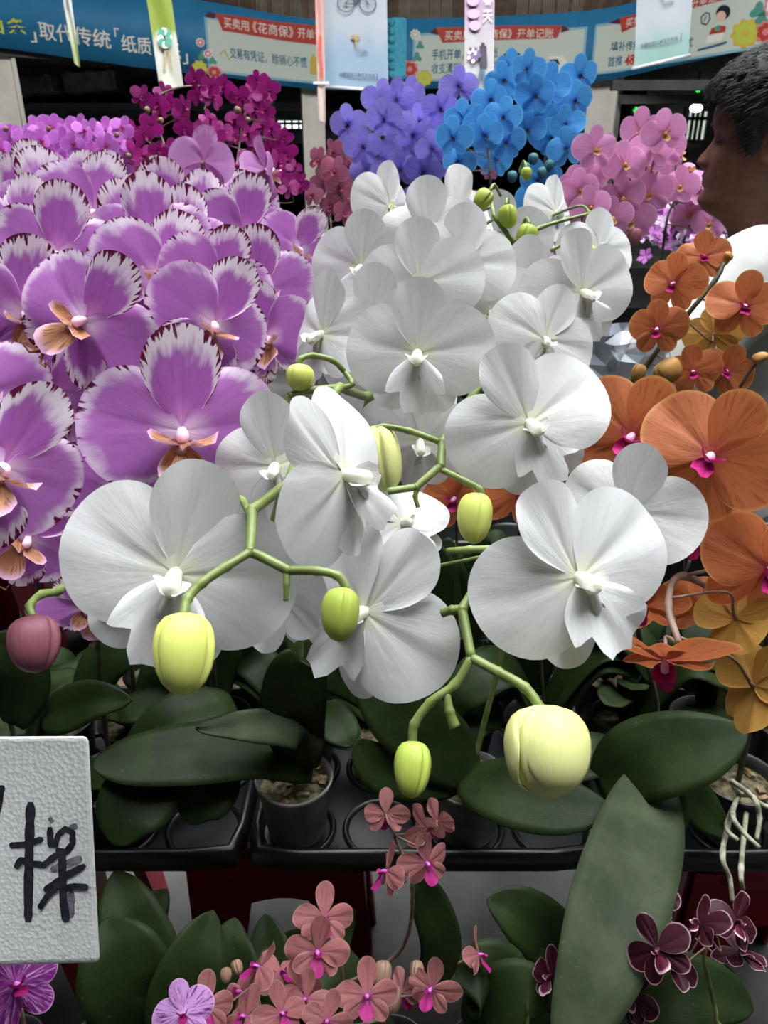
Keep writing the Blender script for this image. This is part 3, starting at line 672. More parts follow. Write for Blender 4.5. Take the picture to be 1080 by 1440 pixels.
def flower_data(kind,var):
    key=(kind,var)
    if key in _fc: return _fc[key]
    K=KIND[kind]; sd=hash(kind)%97*0+sum(map(ord,kind))*13+var*101; rnd=random.Random(sd); j=lambda a: rnd.uniform(-a,a)
    low=K.get('one'); rows,cols=(5,9) if low else ((7,16) if K['lip']=='dot' or kind=='pnk' else (12,36))
    mp,md,ml,mc=[M[x] for x in K['m']]; lm=M[K.get('lm',K['m'][1])]
    rp=.02 if low else .03
    parts=[]
    def mk(name,fn,mat):
        b=MB(); fn(b); parts.append((name,b,mat))
    L,fu,fl,k,ax,cup=K['p']
    mk('petal',lambda b: fan(b,L*(1+j(.03)),fu,fl,k,ax+j(4),.04,cup+j(.14),j(.22),rp,sd+1,rows,cols,tilt=6+j(8),spin=j(13)),mp)
    mk('petal',lambda b: fan(b,L*(1+j(.03)),fl,fu,k,180-ax+j(4),.045,cup+j(.14),j(.22),rp,sd+2,rows,cols,tilt=6+j(8),spin=j(13)),mp)
    L2,f2,k2=K['d']; mk('sepal',lambda b: fan(b,L2,f2,f2,k2,90+j(3),.0,.06+j(.14),-.25,rp,sd+3,rows,cols,tilt=-6+j(8),spin=j(8)),md)
    L3,f3,k3,a3=K['l']
    mk('sepal',lambda b: fan(b,L3,f3,f3,k3,a3+j(4),-.015,-.08+j(.06),-.1,rp,sd+4,rows,cols),lm)
    mk('sepal',lambda b: fan(b,L3,f3,f3,k3,-180-a3+j(4),-.02,-.08+j(.06),-.1,rp,sd+5,rows,cols),lm)
    mk('lip',lambda b: lip_mesh(b,K['lip'],sd+6),ml)
    cb=MB()
    if kind=='white':
        cb.tube([(0,.0,.0),(0,-.01,.08),(0,-.05,.17),(0,-.10,.24),(0,-.125,.275),(0,-.135,.29)],[.06,.065,.075,.085,.06,.015],12)
    elif K['lip']!='dot':
        cb.tube([(0,.0,.0),(0,-.01,.08),(0,-.03,.15),(0,-.06,.20),(0,-.07,.225)],[.05,.055,.065,.06,.012],10)
    else: cb.tube([(0,0,0),(0,-.02,.1),(0,-.03,.13)],[.06,.07,.02],8)
    cb.tube([(0,0,.02),(0,-.02,-.12),(0,-.05,-.22)],[.06,.045,.035],8,1)
    V=[];F=[]
    for (n,m2,mat) in parts+[('column',cb,None)]:
        o=len(V); V+=[Vector(q) for q in m2.v]; F+=[tuple(i+o for i in f) for f in m2.f]
    _fv[key]=(np.array([tuple(q) for q in V]),F)
    if low:
        b=MB()
        for (n,m2,mat) in parts:
            idx=1 if n=='lip' else 0
            o=len(b.v); b.v+=m2.v; b.f+=[tuple(i+o for i in f) for f in m2.f]; b.uv+=m2.uv; b.mi+=[idx]*len(m2.f)
        o=len(b.v); b.v+=cb.v; b.f+=[tuple(i+o for i in f) for f in cb.f]; b.uv+=cb.uv; b.mi+=[1 if q==0 else 2 for q in cb.mi]
        m=b.mesh(kind+'_flower'); [m.materials.append(x) for x in (mp,ml,M['stem_br'])]; m.polygons.foreach_set('use_smooth',[True]*len(m.polygons))
        _fc[key]=(m,[]); return _fc[key]
    out=[]
    for (n,m2,mat) in parts:
        m=m2.mesh(kind+'_'+n); m.materials.append(mat); m.polygons.foreach_set('use_smooth',[True]*len(m.polygons)); out.append((n,m))
    m=cb.mesh(kind+'_column'); m.materials.append(mc); m.materials.append(M['stem'] if kind in('white',) else M['stem_br']); m.polygons.foreach_set('use_smooth',[True]*len(m.polygons))
    _fc[key]=(m,out); return _fc[key]
def cam_basis(p):
    z=(CAM-p).normalized(); y=(UPV-z*UPV.dot(z)).normalized(); x=y.cross(z); return Matrix((x,y,z)).transposed()
def bud_mesh(name,mat,seams=3,seed=0,tipr=.04):
    prof=[(.02,0),(.30,.008),(.62,.05),(.84,.14),(.96,.27),(1,.40),(.97,.55),(.88,.70),(.70,.84),(.42,.95),(tipr,1.)]
    prof=[(r*.5,z) for r,z in prof]; b=MB()
    def rm(th,t):
        g=1
        for k in range(seams):
            d=((th-2*PI*k/seams-.35*t+PI)%(2*PI))-PI; g-=.22*math.exp(-(d/.12)**2)*(1 if t<.95 else .3)
        return g*(1+.05*math.cos(3*th))
    b.lathe(prof,66,rmod=rm); m=b.mesh(name); m.materials.append(mat); m.polygons.foreach_set('use_smooth',[True]*len(m.polygons)); return m
BUDS={k:bud_mesh('bud_'+k,M[k]) for k in ('bud','bud_g','bud_open','bud_p','bud_o','bud_m','bud_b')}
# ---- things are kept out of each other: what stands is registered, what comes later dodges it
from mathutils.bvhtree import BVHTree
REG=[]; DEFER=[]
class Rg:
    __slots__=('owner','cls','lo','hi','vs','fs','_b')
    def __init__(s,owner,cls,vs,fs):
        s.owner=owner; s.cls=cls; s.vs=vs; s.fs=fs; s._b=None
        a=np.array([(v[0],v[1],v[2]) for v in vs]); s.lo=tuple(a.min(0)); s.hi=tuple(a.max(0))
    @property
    def b(s):
        if s._b is None: s._b=BVHTree.FromPolygons(s.vs,s.fs)
        return s._b
GRID={}
def cells(lo,hi,s=.08):
    for x in range(math.floor(lo[0]/s),math.floor(hi[0]/s)+1):
        for y in range(math.floor(lo[1]/s),math.floor(hi[1]/s)+1):
            for z in range(math.floor(lo[2]/s),math.floor(hi[2]/s)+1): yield (x,y,z)
def reg(owner,cls,vs,fs):
    r=Rg(owner,cls,vs,fs); REG.append(r)
    for k in cells(r.lo,r.hi): GRID.setdefault(k,[]).append(len(REG)-1)
    return r
def clash(owner,vs,fs,own=(),limit=99):
    g=Rg(owner,'',vs,fs); n=0; near=set()
    for k in cells(g.lo,g.hi): near.update(GRID.get(k,()))
    for i in sorted(near):
        r=REG[i]
        if r.owner is owner and r.cls not in own: continue
        if g.lo[0]>r.hi[0] or r.lo[0]>g.hi[0] or g.lo[1]>r.hi[1] or r.lo[1]>g.hi[1] or g.lo[2]>r.hi[2] or r.lo[2]>g.hi[2]: continue
        if g.b.overlap(r.b):
            n+=1
            if n>=limit: break
    return n
def regobj(o,owner,cls):
    mw=Matrix.Translation(o.parent.location+o.location) if o.parent else Matrix.Translation(o.location)
    reg(owner,cls,[tuple(mw@v.co) for v in o.data.vertices],[tuple(p.vertices) for p in o.data.polygons])
class Plant:
    def __init__(s,name,base,label,group=None,category='orchid'):
        s.r=empty(name,base,label,category,group); s.base=Vector(base); s.spike=[]; s.nf=0
    def tubemesh(s,pts,r,mat,n,sm,keep):
        q=[P(*p) if not isinstance(p,Vector) else p for p in pts]
        if mat=='stem' and len(q)>3 and keep:        # orchid spikes kink at their nodes
            q2=[q[0]]
            for i_ in range(1,len(q)-1): q2+=[q[i_].lerp(q[i_-1],.22),q[i_],q[i_].lerp(q[i_+1],.22)]
            q=q2+[q[-1]]
        path=cat(q,sm); b=MB()
        rr=[r]*len(path) if not isinstance(r,tuple) else [lerp(r[0],r[1],i/(len(path)-1)) for i in range(len(path))]
        for i in range(0,len(path),sm):
            if 0<i<len(path)-1 and (len(q)<=len(pts) or (i//sm)%3==2): rr[i]*=1.22
        b.tube(path,rr,n); return b,path
    def tube(s,pts,r,mat='stem',name='flower_spike',n=8,sm=6,keep=True):
        b,path=s.tubemesh(pts,r,mat,n,sm,keep); o=b.obj(name,M[mat],s.r); reg(s.r,'tube',b.v,b.f)
        if keep: s.spike+=path
        return o
    def flower(s,kind,px,py,d,w,yaw=0,pitch=0,roll=0,var=None,ped=True,pos=None,scale=None,pmat=None):
        v=var if var is not None else s.nf%3; s.nf+=1
        m,parts=flower_data(kind,v); V,F=_fv[(kind,v)]; best=None; rj=random.Random(int(px*7+py*13)); dd=max(.006,d*.010)
        for k in range(90):                       # step along the line of sight until the bloom stands free
            kk=k if k<21 else (k-20 if k<41 else rj.randrange(24)); jx,jy=(0,0) if k<41 else (rj.uniform(-1,1)*w*.12,rj.uniform(-1,1)*w*.12); dl=((kk+1)//2)*dd*(1 if kk%2 else -1); ty,tp=(0,0) if k<21 else (rj.uniform(-14,14),rj.uniform(-12,12))
            p=P(px+jx,py+jy,d+dl); sc=w*(d+dl)/FPX/2
            B=cam_basis(p)@Matrix.Rotation(R(yaw+ty),3,'Y')@Matrix.Rotation(R(-pitch-tp),3,'X')@Matrix.Rotation(R(-roll),3,'Z')
            Mw=Matrix.Translation(p)@B.to_4x4()@Matrix.Scale(sc,4); vs=(V@(np.array(B)*sc).T+np.array(p)).tolist(); n=clash(s.r,vs,F,('flower','tube','bud'),best[0] if best else 99)
            if best is None or n<best[0]: best=(n,p,sc,B,Mw,vs)
            if n==0: break
        n,p,sc,B,Mw,vs=best
        o=bpy.data.objects.new('flower',m); COL.objects.link(o); o.parent=s.r
        o.matrix_local=Matrix.Translation(p-s.base)@B.to_4x4()@Matrix.Scale(sc,4)
        for nm,pm in parts:
            c=bpy.data.objects.new(nm,pm); COL.objects.link(c); c.parent=o
        reg(s.r,'flower',vs,F)
        if ped and s.spike:
            a=p+B@Vector((0,-.05,-.20))*sc; bd=(B@Vector((0,-.3,-1))).normalized(); rad=max(.0011,sc*.032); bst=None
            cand=sorted(s.spike,key=lambda t:(t-a).length+.3*abs(t.z-a.z+.01))
            for qi in (0,2,4,7,10,14,19,25,32,40):
                if qi>=len(cand): break
                q=cand[qi]; l=(q-a).length
                if l>.30: continue
                for f in (.45,.2,.8,-1,-2,-3,-4):
                    pth=cat([a,a+bd*min(l*f,.04) if f>0 else a.lerp(q,.5)+Vector((random.uniform(-1,1),random.uniform(-1,1),random.uniform(-1,1)))*.025,q],5); b=MB(); b.tube(pth,rad,6); tail=MB(); tail.tube(pth[1:-1],rad,6)
                    n=clash(s.r,tail.v,tail.f,('flower','bud'))+l*1.5
                    if bst is None or n<bst[0]: bst=(n,b)
                if bst and bst[0]<.6: break
            if bst: bst[1].obj('pedicel',M[pmat or ('stem' if kind=='white' else 'stem_br')],s.r); reg(s.r,'pedicel',bst[1].v,bst[1].f)
        return o
    def bud(s,kind,px,py,d,w,h,ang=0,tilt=0,spin=0,ped=None):
        """px,py = stem end of the bud; ang = clockwise image angle from straight down; tilt = tip towards camera"""
        p=P(px,py,d); B=cam_basis(p); dirv=B@(Matrix.Rotation(R(-ang),3,'Z')@Vector((0,-math.cos(R(tilt)),math.sin(R(tilt)))))
        x=(B@Vector((0,0,1))).cross(dirv).normalized(); y=dirv.cross(x); Mx=Matrix((x,y,dirv)).transposed()@Matrix.Rotation(R(spin),3,'Z')
        o=bpy.data.objects.new('bud',BUDS[kind]); COL.objects.link(o); o.parent=s.r
        k=d/FPX; o.matrix_local=Matrix.Translation(p-s.base)@Mx.to_4x4()@Matrix.Diagonal((w*k,w*k,h*k,1))
        Mw=Matrix.Translation(p)@Mx.to_4x4()@Matrix.Diagonal((w*k,w*k,h*k,1)); reg(s.r,'bud',[tuple(Mw@v.co) for v in BUDS[kind].vertices],[tuple(f.vertices) for f in BUDS[kind].polygons])
        if ped: s.tube(ped,max(.0014,w*k*.09),n=6,name='pedicel',keep=False)
        return o
    def leafmesh(s,P3,w,nrm,fold,tip,wave,sharp):
        path=cat(P3,8); n=len(path); m=9; vs=[];uv=[]
        for i,c in enumerate(path):
            t=i/(n-1); tg=(path[min(i+1,n-1)]-path[max(i-1,0)]).normalized()
            N=Vector(nrm) if nrm is not None else ((CAM-c).normalized()*.6+Vector((0,0,.7))); N=(N-tg*N.dot(tg)).normalized(); sd=tg.cross(N)
            hw=w/2*max(math.sin(PI*(.04+.96*t)**tip),0)**sharp
            if t>.999: hw=w*.012
            for j in range(m):
                q=-1+2*j/(m-1); vs.append(c+sd*(q*hw)+N*(abs(q)*hw*fold*1.2-hw*fold*.5*q*q+wave*w*math.sin(t*9+q*2)*q)); uv.append((j/(m-1),t))
        b=MB(); b.grid(vs,n,m,uv); k=len(b.v); bmn=[]           # proxy with the thickness of the blade
        for i in range(n):
            for j in range(m):
                e1=vs[min(i+1,n-1)*m+j]-vs[max(i-1,0)*m+j]; e2=vs[i*m+min(j+1,m-1)]-vs[i*m+max(j-1,0)]; bmn.append(e1.cross(e2).normalized()*.0034)
        b.pv=b.v+[tuple(v+q) for v,q in zip(vs,bmn)]+[tuple(v-q) for v,q in zip(vs,bmn)]; b.pf=b.f+[tuple(x+k for x in f) for f in b.f]+[tuple(x+2*k for x in f) for f in b.f]
        return b
    def putleaf(s,b,mat,solid=True):
        o=b.obj('leaf',M[mat],s.r); reg(s.r,'leaf',b.pv,b.pf)
        if solid:
            md=o.modifiers.new('thickness','SOLIDIFY'); md.thickness=.0022; md.offset=-1
        return o
    def leaf(s,pts,w,mat='leaf',nrm=None,fold=.18,solid=True,tip=.85,wave=0,sharp=.62):
        best=None; m=len(pts)-1
        for dl,ws in [(x,y) for y in (1,.8,.6) for x in (0,-.015,.015,-.03,.03,-.045,.045,-.06,.06,-.08,.08)]:      # the blade leans nearer or farther until free
            P3=[P(p[0],p[1],p[2]+dl*min(1,.35+i/m)) for i,p in enumerate(pts)]
            b=s.leafmesh(P3,w*ws,nrm,fold,tip,wave,sharp); n=clash(s.r,b.pv,b.pf)
            if best is None or n<best[0]: best=(n,b)
            if n==0: break
        return s.putleaf(best[1],mat,solid)
    def basal(s,*a,**k): DEFER.append(lambda:s._basal(*a,**k))
    def _basal(s,n,L,w,mat='leaf_dk',a0=0,rise=.35,z=None):
        """a fan of strap leaves round the crown of the plant; each blade turns, lifts or shortens to stay clear of its neighbours"""
        c=Vector((s.base.x,s.base.y,(z if z is not None else s.base.z+.09))); rn=random.Random(int(s.base.x*1000)+int(s.base.y*777)+n)
        for k in range(n):
            a=a0+PI*k+.35*(k//2); best=None
            for q in range(230):
                f=min(1,q/150); aa=a+(rn.uniform(-.9,.9)*(.3+f) if q else 0); l=L*rn.uniform(.8,1.1)*(1-.5*f); rr=rise+rn.random()*1.5*f; hz=1-.55*f*rn.random(); ww=w*(1-.5*f)*(.6 if q>170 else 1); l*=.55 if q>170 else 1
                d=Vector((math.cos(aa),math.sin(aa),0))
                b=s.leafmesh([c,c+d*l*.45*hz+Vector((0,0,l*rr)),c+d*l*.85*hz+Vector((0,0,l*rr*(.9+.3*f))),c+d*l*hz+Vector((0,0,l*rr*(.55+.75*f)))],ww,(0,-.25,1) if rr<.8 else tuple(Vector((0,0,1))-d*.8),.18,.85,0,.62)
                nn=clash(s.r,b.pv,b.pf,(),best[0] if best else 99)
                if best is None or nn<best[0]: best=(nn,b)
                if nn==0: break
            s.putleaf(best[1],mat)
    def pot(s,r=.053,h=.10,mat='pot',chips=8,seed=0):
        x,y,z=s.base; b=MB()
        b.lathe([(.001,.001),(r*.74,.001),(r*.78,.006),(r*.97,h*.93),(r*1.02,h*.94),(r*1.03,h),(r*.97,h),(r*.93,h*.85),(r*.90,h*.7)],28,(x,y,z)); b.obj('pot',M[mat],s.r); reg(s.r,'pot',b.v,b.f)
        b=MB(); rnd=random.Random(seed)
        b.lathe([(r*.93,h*.80),(r*.7,h*.85),(r*.4,h*.87),(.001,h*.88)],20,(x,y,z),rmod=lambda th,t:1); mo=b.obj('potting_mix',M['moss'],s.r)
        for k in range(chips):
            a=rnd.uniform(0,6.3); q=r*.8*math.sqrt(rnd.random()); b=MB()
            b.box((x+q*math.cos(a),y+q*math.sin(a),z+h*.89),(rnd.uniform(.008,.02),rnd.uniform(.005,.01),.005),Matrix.Rotation(a*3,3,'Z')@Matrix.Rotation(rnd.uniform(-.5,.5),3,'X'))
            b.obj('bark_chip',M['chip'],s.r,False)
    def rise(s,top,r=.003,mat='stem_dk',lean=None):
        """spike from the pot up to the given 3-D points"""
        z=Vector((s.base.x,s.base.y,s.base.z+.09)); top=[Vector(t) for t in top]
        best=None
        tp0=top
        for q in range(200):
            top=tp0 if q<15 else [t+Vector((random.uniform(-1,1),random.uniform(-.6,1),random.uniform(-1,1)))*.06*q/200 for t in tp0]
            m=z.lerp(top[0],.55); m.x=lerp(z.x,top[0].x,.25)+(random.uniform(-.09,.09) if q else 0); m.y=lerp(z.y,top[0].y,.25)+(random.uniform(-.09,.09) if q else 0)
            b,_=s.tubemesh([z,m]+top,(r*1.2,r*.8),mat,8,6,True); n=clash(s.r,b.v,b.f)
            if best is None or n<best[0]: best=(n,m,top)
            if n==0: break
        s.tube([z,best[1]]+best[2],(r*1.2,r*.8),mat)

# ------------------------------------------------------------------ benches, trays, stools
def stool(x,y,h,w,label,rot=0):
    r=empty('stool',(x,y,0),label,'stool'); Mz=Matrix.Rotation(rot,3,'Z')
    def T(v): return Mz@Vector(v)+Vector((x,y,0))
    b=MB(); n=5
    prof=[]
    for (s,z) in ((.86,h),(.96,h-.004),(1.0,h-.02),(1.02,h-.05),(.98,h-.05),(.95,h-.02)):
        for k in range(24):
            a=2*PI*k/24; c,sn=math.cos(a),math.sin(a); q=(abs(c)**6+abs(sn)**6)**(-1/6); prof.append(T((w/2*s*q*c,w/2*s*q*sn,z)))
    b.grid(prof,6,24,None,0,True); b.add(prof[:24],[tuple(range(24))]); b.obj('seat',M['red'],r)
    for sx in(-1,1):
        for sy in(-1,1):
            b=MB(); t0=Vector((sx*w*.44,sy*w*.44,h-.03)); t1=Vector((sx*w*.56,sy*w*.56,.0)); pts=[]
            for i in range(7):
                f=i/6; c=t0.lerp(t1,f); hw=lerp(.05,.026,f)
                for (ax,ay) in ((0,0),(-hw*2,0),(-hw*2,-.006),(-.006,-.006),(-.006,-hw*2),(0,-hw*2)): pts.append(T((c.x+sx*ax,c.y+sy*ay,c.z)))
            b.grid(pts,7,6,None,0,True,True); b.obj('leg',M['red'],r,False)
    for k in range(4):
        a=k*PI/2; Ma=Matrix.Rotation(a,3,'Z'); pts=[]
        for i in range(13):
            u=-1+i/6; xx=u*w*.46; zb=h-.25+.12*math.cos(u*PI/2)**.5 if abs(u)<.99 else h-.28
            for (yy,zz) in ((0,h-.03),(-.005,h-.03),(-.005,zb),(0,zb)): pts.append(T(Ma@Vector((xx,-w*.485+(h-zz)*-.02-yy,zz))))
        b=MB(); b.grid(pts,13,4,None,0,True,True); b.obj('apron',M['red'],r,False)
TZ=.57
stool(-.17,.97,.53,.285,'red plastic stool under the board, seen behind the salmon orchids',.05)
stool(.60,.93,.53,.30,'red plastic stool behind the maroon orchids with white edges',-.05)
stool(-.62,1.0,.53,.28,'red plastic stool behind the foam price sign',.0)
def board(x0,x1,y0,y1,z,label):
    b=MB(); b.box(((x0+x1)/2,(y0+y1)/2,z-.01),(x1-x0,y1-y0,.02)); o=b.obj('bench_board',M['wood'],smooth=False); o.data.materials[0]=M['wood']; return tag(o,label,'board')
board(-.86,.86,.79,1.2,.552,'thin plywood board carrying the front trays')
def tray(x0,y0,nx,ny,sp,z,label,group=None,well_r=.043):
    """black nursery tray: plate with a rolled rim, raised rings and hanging wells"""
    w,d=nx*sp,ny*sp; r=empty('nursery_tray',(x0+w/2,y0+d/2,z),label,'tray',group)
    b=MB(); pts=[]
    for (off,zz) in ((0,0),(.004,.012),(0,.03),(-.004,.034),(-.010,.034),(-.012,.028),(-.014,.012)):
        for k in range(40):
            a=2*PI*k/40; c,s=math.cos(a),math.sin(a); q=(abs(c)**18+abs(s)**18)**(-1/18); pts.append(Vector((x0+w/2+(w/2+.0015+off)*q*c,y0+d/2+(d/2+.0015+off)*q*s,z+zz)))
    b.grid(pts,7,40,None,0,True); b.add(pts[-40:],[tuple(range(40))]); b.obj('rim',M['black'],r)
    for i in range(nx):
        for j in range(ny):
            c=(x0+(i+.5)*sp,y0+(j+.5)*sp,z); b=MB(); b.lathe([(well_r+.004,.012),(well_r+.008,.018),(well_r+.011,.018),(well_r+.014,.012)],24,c); b.obj('well_ring',M['black'],r)
    return r
SP=.1215
tray(-.186,.752,4,3,SP,TZ-.017,'black nursery tray with a grey pot at its front','trays on the front board')
bpy.data.objects['nursery_tray']['label']='black nursery tray under the white orchid pots'
tray(-.684,.752,4,3,SP,TZ-.017,'black nursery tray under the purple orchids')
tray(.312,.752,4,3,SP,TZ-.017,'black nursery tray under the orange orchids')
def slot(i,j): return (-.684+SP*.5+SP*i+(.012 if i>3 else 0)+(.0 if i<8 else .012),.752+SP*(j+.5),TZ-.004)
def slot(i,j): return Vector(([-.684,-.186,.312][i//4]+SP*(i%4+.5),.752+SP*(j+.5),TZ-.004))

# ------------------------------------------------------------------ white orchids
WG='white orchids on the front trays'
A=Plant('potted_orchid',slot(4,0),'white orchid with one large yellow-green bud hanging below its widest flower',WG)
A.pot(seed=1,chips=12)
A.tube([Vector((-.125,.813,.65)),Vector((-.10,.80,.95)),(520,560,.66),(478,545,.56),(435,600,.50),(405,680,.43),(355,717,.40),(352,775,.385),(405,802,.385),(440,802,.385)],(.0040,.0024))
A.tube([(352,776,.384),(318,797,.375),(284,820,.37),(264,842,.365),(258,866,.36)],.0023,name='bud_stalk',keep=False)
A.tube([(405,802,.385),(446,803,.382),(475,810,.38),(488,828,.38)],.0022,name='bud_stalk',keep=False)
A.tube([(403,803,.385),(403,822,.383),(402,845,.383)],(.0019,.0013),'stem',name='node_bract',keep=False)
A.tube([(478,545,.56),(440,548,.555),(405,556,.55)],(.003,.0022),name='spike_tip')
A.tube([(485,523,.565),(468,507,.56),(440,500,.555),(423,505,.55),(420,516,.55)],.0022,name='bud_stalk',keep=False)
A.tube([(485,523,.565),(495,540,.56),(478,546,.56)],.0022,name='bud_stalk',keep=False)
A.bud('bud',258,862,.36,84,114,0,8,20)
A.bud('bud_g',482,826,.38,54,76,4,5,70)
A.bud('bud',421,512,.55,40,38,0,8,0)
A.flower('white',247,806,.41,338,-4,-8,17,0)
A.flower('white',480,668,.43,285,58,6,-52,1)
A.flower('white',385,830,.47,205,150,10,20,2)
A.flower('white',388,655,.49,215,-15,-5,-8,2)
C=Plant('potted_orchid',slot(6,0),'white orchid with a half-open pale bud on its lowest fork',WG)
C.pot(seed=2,chips=10)
C.tube([Vector((.118,.813,.65)),Vector((.16,.83,.9)),(800,650,.62),(838,735,.52),(770,757,.46),(690,790,.43),(650,857,.415),(663,925,.40)],(.0040,.0025))
C.tube([(663,925,.40),(700,945,.395),(738,967,.39),(762,998,.385)],.0026,name='bud_stalk',keep=False)
C.tube([(663,925,.40),(640,962,.40),(605,988,.40),(583,1018,.40),(580,1045,.40)],.0024,name='bud_stalk',keep=False)
C.tube([(628,975,.40),(632,1000,.398),(640,1022,.397)],(.0020,.0030),name='node_bract',keep=False)
C.tube([(650,857,.415),(636,858,.417),(622,862,.42)],.0026,name='pedicel',keep=False)
C.tube([(690,772,.435),(660,773,.44),(630,775,.45)],.0022,name='pedicel',keep=False)
o=C.bud('bud_open',767,992,.385,108,124,-2,6,10)
# loosening outer sepals of the half-open bud
BPROF=[(0,.02),(.008,.15),(.05,.31),(.14,.42),(.27,.48),(.40,.5),(.55,.485),(.70,.44),(.84,.35),(.95,.21),(1,.06)]
for a in (-62,58,180):
    b=MB(); pts=[];uv=[]
    for i in range(16):
        t=i/15; prof=interp(BPROF,t*.985)[0]
        for j in range(13):
            q=-1+2*j/12; th=R(a)+q*R(62)*math.sin(PI*(.10+.84*t))**.55; rr=prof*(1.07+.05*t-(.10 if q>0 else -.02)*abs(q)**2)+.10*t**4; pts.append(Vector((rr*math.cos(th),rr*math.sin(th),t*.95))); uv.append((j/12,t))
    b.grid(pts,16,13,uv); m=b.mesh('outer_sepal'); m.materials.append(M['bud_open']); m.polygons.foreach_set('use_smooth',[True]*len(m.polygons))
    so=bpy.data.objects.new('outer_sepal',m); COL.objects.link(so); so.parent=o
    md=so.modifiers.new('thickness','SOLIDIFY'); md.thickness=.02
C.bud('bud_g',582,1042,.40,52,76,3,5,40)
C.flower('white',515,860,.43,292,-36,-2,46,1)
C.flower('white',812,812,.42,300,26,2,-28,0)
C.flower('white',880,720,.50,205,-8,-10,20,2)
C.flower('white',566,738,.52,150,20,30,-30,2)
D=Plant('potted_orchid',slot(5,1),'white orchid whose front flower faces straight out, green buds on its zigzag tip',WG)
D.pot(seed=3)
D.tube([Vector((-.0037,.934,.65)),Vector((.03,.93,.95)),(690,620,.80),(692,545,.68),(672,545,.59),(650,578,.54),(622,622,.515),(620,655,.505),(585,685,.50),(545,691,.50)],(.0040,.0024))
D.tube([(620,622,.515),(575,606,.51),(540,600,.51),(522,606,.51)],.0022,name='bud_stalk',keep=False)
D.tube([(620,660,.505),(655,677,.50),(675,688,.497),(678,702,.496)],.0023,name='bud_stalk',keep=False)
D.tube([(588,685,.50),(584,698,.50),(588,714,.50)],(.0018,.0014),name='node_bract',keep=False)
D.bud('bud_open',528,598,.515,56,96,-12,5,200)
D.bud('bud',671,693,.495,50,72,4,6,60)
E_=Plant('potted_orchid',slot(5,2),'tallest white orchid, a cluster of olive buds among its back flowers',WG)
E_.pot(seed=4)
E_.tube([Vector((-.0037,1.056,.65)),Vector((.06,1.08,.95)),(742,470,.93),(720,380,.85),(722,340,.83),(695,305,.83),(690,280,.86)],(.0040,.0024),'stem')
E_.tube([(722,345,.83),(760,320,.84),(830,300,.86)],(.0028,.0018))
F_=Plant('potted_orchid',slot(4,1),'white orchid leaning against the purple orchids, one small bud on its side',WG)
F_.pot(seed=5)
F_.tube([Vector((-.125,.934,.65)),Vector((-.10,.93,.95)),(500,480,.80),(515,400,.78),(545,330,.86),(552,285,.92)],(.0040,.0020),'stem')
D.flower('white',743,595,.50,238,18,2,-22,2)
D.flower('white',587,497,.58,212,-2,2,3,0)
D.flower('white',590,620,.64,180,8,-20,6,1)
D.flower('white',765,478,.62,165,20,5,25,1)
D.tube([(692,545,.68),(715,490,.665),(748,472,.65)],.0022,name='bud_stalk',keep=False)
D.bud('bud_g',745,468,.65,36,42,20,10,0); D.bud('bud_g',718,490,.64,32,32,25,10,80)
for (x,y,w,h,a) in ((680,333,30,40,10),(696,335,30,40,-30),(712,288,27,32,-10),(720,362,36,44,-5),(772,382,38,46,20),(745,315,30,36,15),(558,320,22,30,0),(828,345,28,28,0),(689,268,26,30,40),(740,235,16,18,0)):
    E_.bud('bud_g' if w<36 else 'bud',x,y,.82,w,h,a,10,w*7,[(x,y,.82),(x+(720-x)*.2,y-8,.825),(x+(720-x)*.5,y+8,.83)])
for (x,y,d,w,ya,pi,ro) in ((590,398,.68,180,0,8,-2),(648,372,.70,170,10,5,8),(640,300,.84,140,40,15,20),(818,412,.72,178,35,4,-8),(842,352,.86,120,30,10,10),(738,412,.72,160,-25,5,6),(690,440,.74,160,10,0,-10),(780,300,.97,110,55,10,20),(600,330,.82,160,-5,10,0),(700,345,.95,150,0,0,0)):
    E_.flower('white',x,y,d,w,ya,pi,ro)
for (x,y,d,w,ya,pi,ro) in ((508,376,.74,158,-12,2,8),(546,292,.92,128,50,5,12),(455,470,.64,185,-48,2,12),(520,455,.72,170,-10,0,10),(560,560,.70,170,0,0,0)):
    F_.flower('white',x,y,d,w,ya,pi,ro)
# leaves of the white orchids, drawn where they show
A.leaf([(440,1085,1.06),(370,1055,1.02),(270,1060,.98),(180,1070,.96),(128,1075,.95)],.088,'leaf',fold=.10)
A.leaf([(430,1080,1.06),(412,1010,1.0),(420,940,.97),(425,925,.97)],.086,'leaf',nrm=(.0,-1,.35),fold=.2)
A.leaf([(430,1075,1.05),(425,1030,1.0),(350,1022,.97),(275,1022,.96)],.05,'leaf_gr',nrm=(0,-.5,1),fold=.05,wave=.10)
A.leaf([(215,1085,1.0),(200,1115,.97),(178,1150,.95),(163,1190,.94)],.095,'leaf',nrm=(0,-.8,.5),fold=.2)
A.leaf([(330,1085,1.02),(300,1110,1.0),(278,1135,.99),(268,1160,.985)],.07,'leaf',nrm=(0,-.8,.5),fold=.2)
C.leaf([(655,1088,1.04),(700,1105,.98),(780,1130,.94),(862,1140,.93)],.092,'leaf',nrm=(0,-.55,1),fold=.08)
C.leaf([(665,1092,1.05),(620,1050,1.02),(555,1000,.98),(500,945,.97)],.10,'leaf',nrm=(.2,-.7,.7),fold=.10)
C.leaf([(650,1100,1.05),(580,1090,1.0),(530,1075,.97),(500,1040,.965)],.07,'leaf',nrm=(.2,-.8,.6),fold=.2)
D.leaf([(560,1010,1.14),(500,960,1.10),(440,930,1.05),(400,870,1.05)],.06,'leaf_dk',nrm=(.2,-.8,.6),fold=.15)
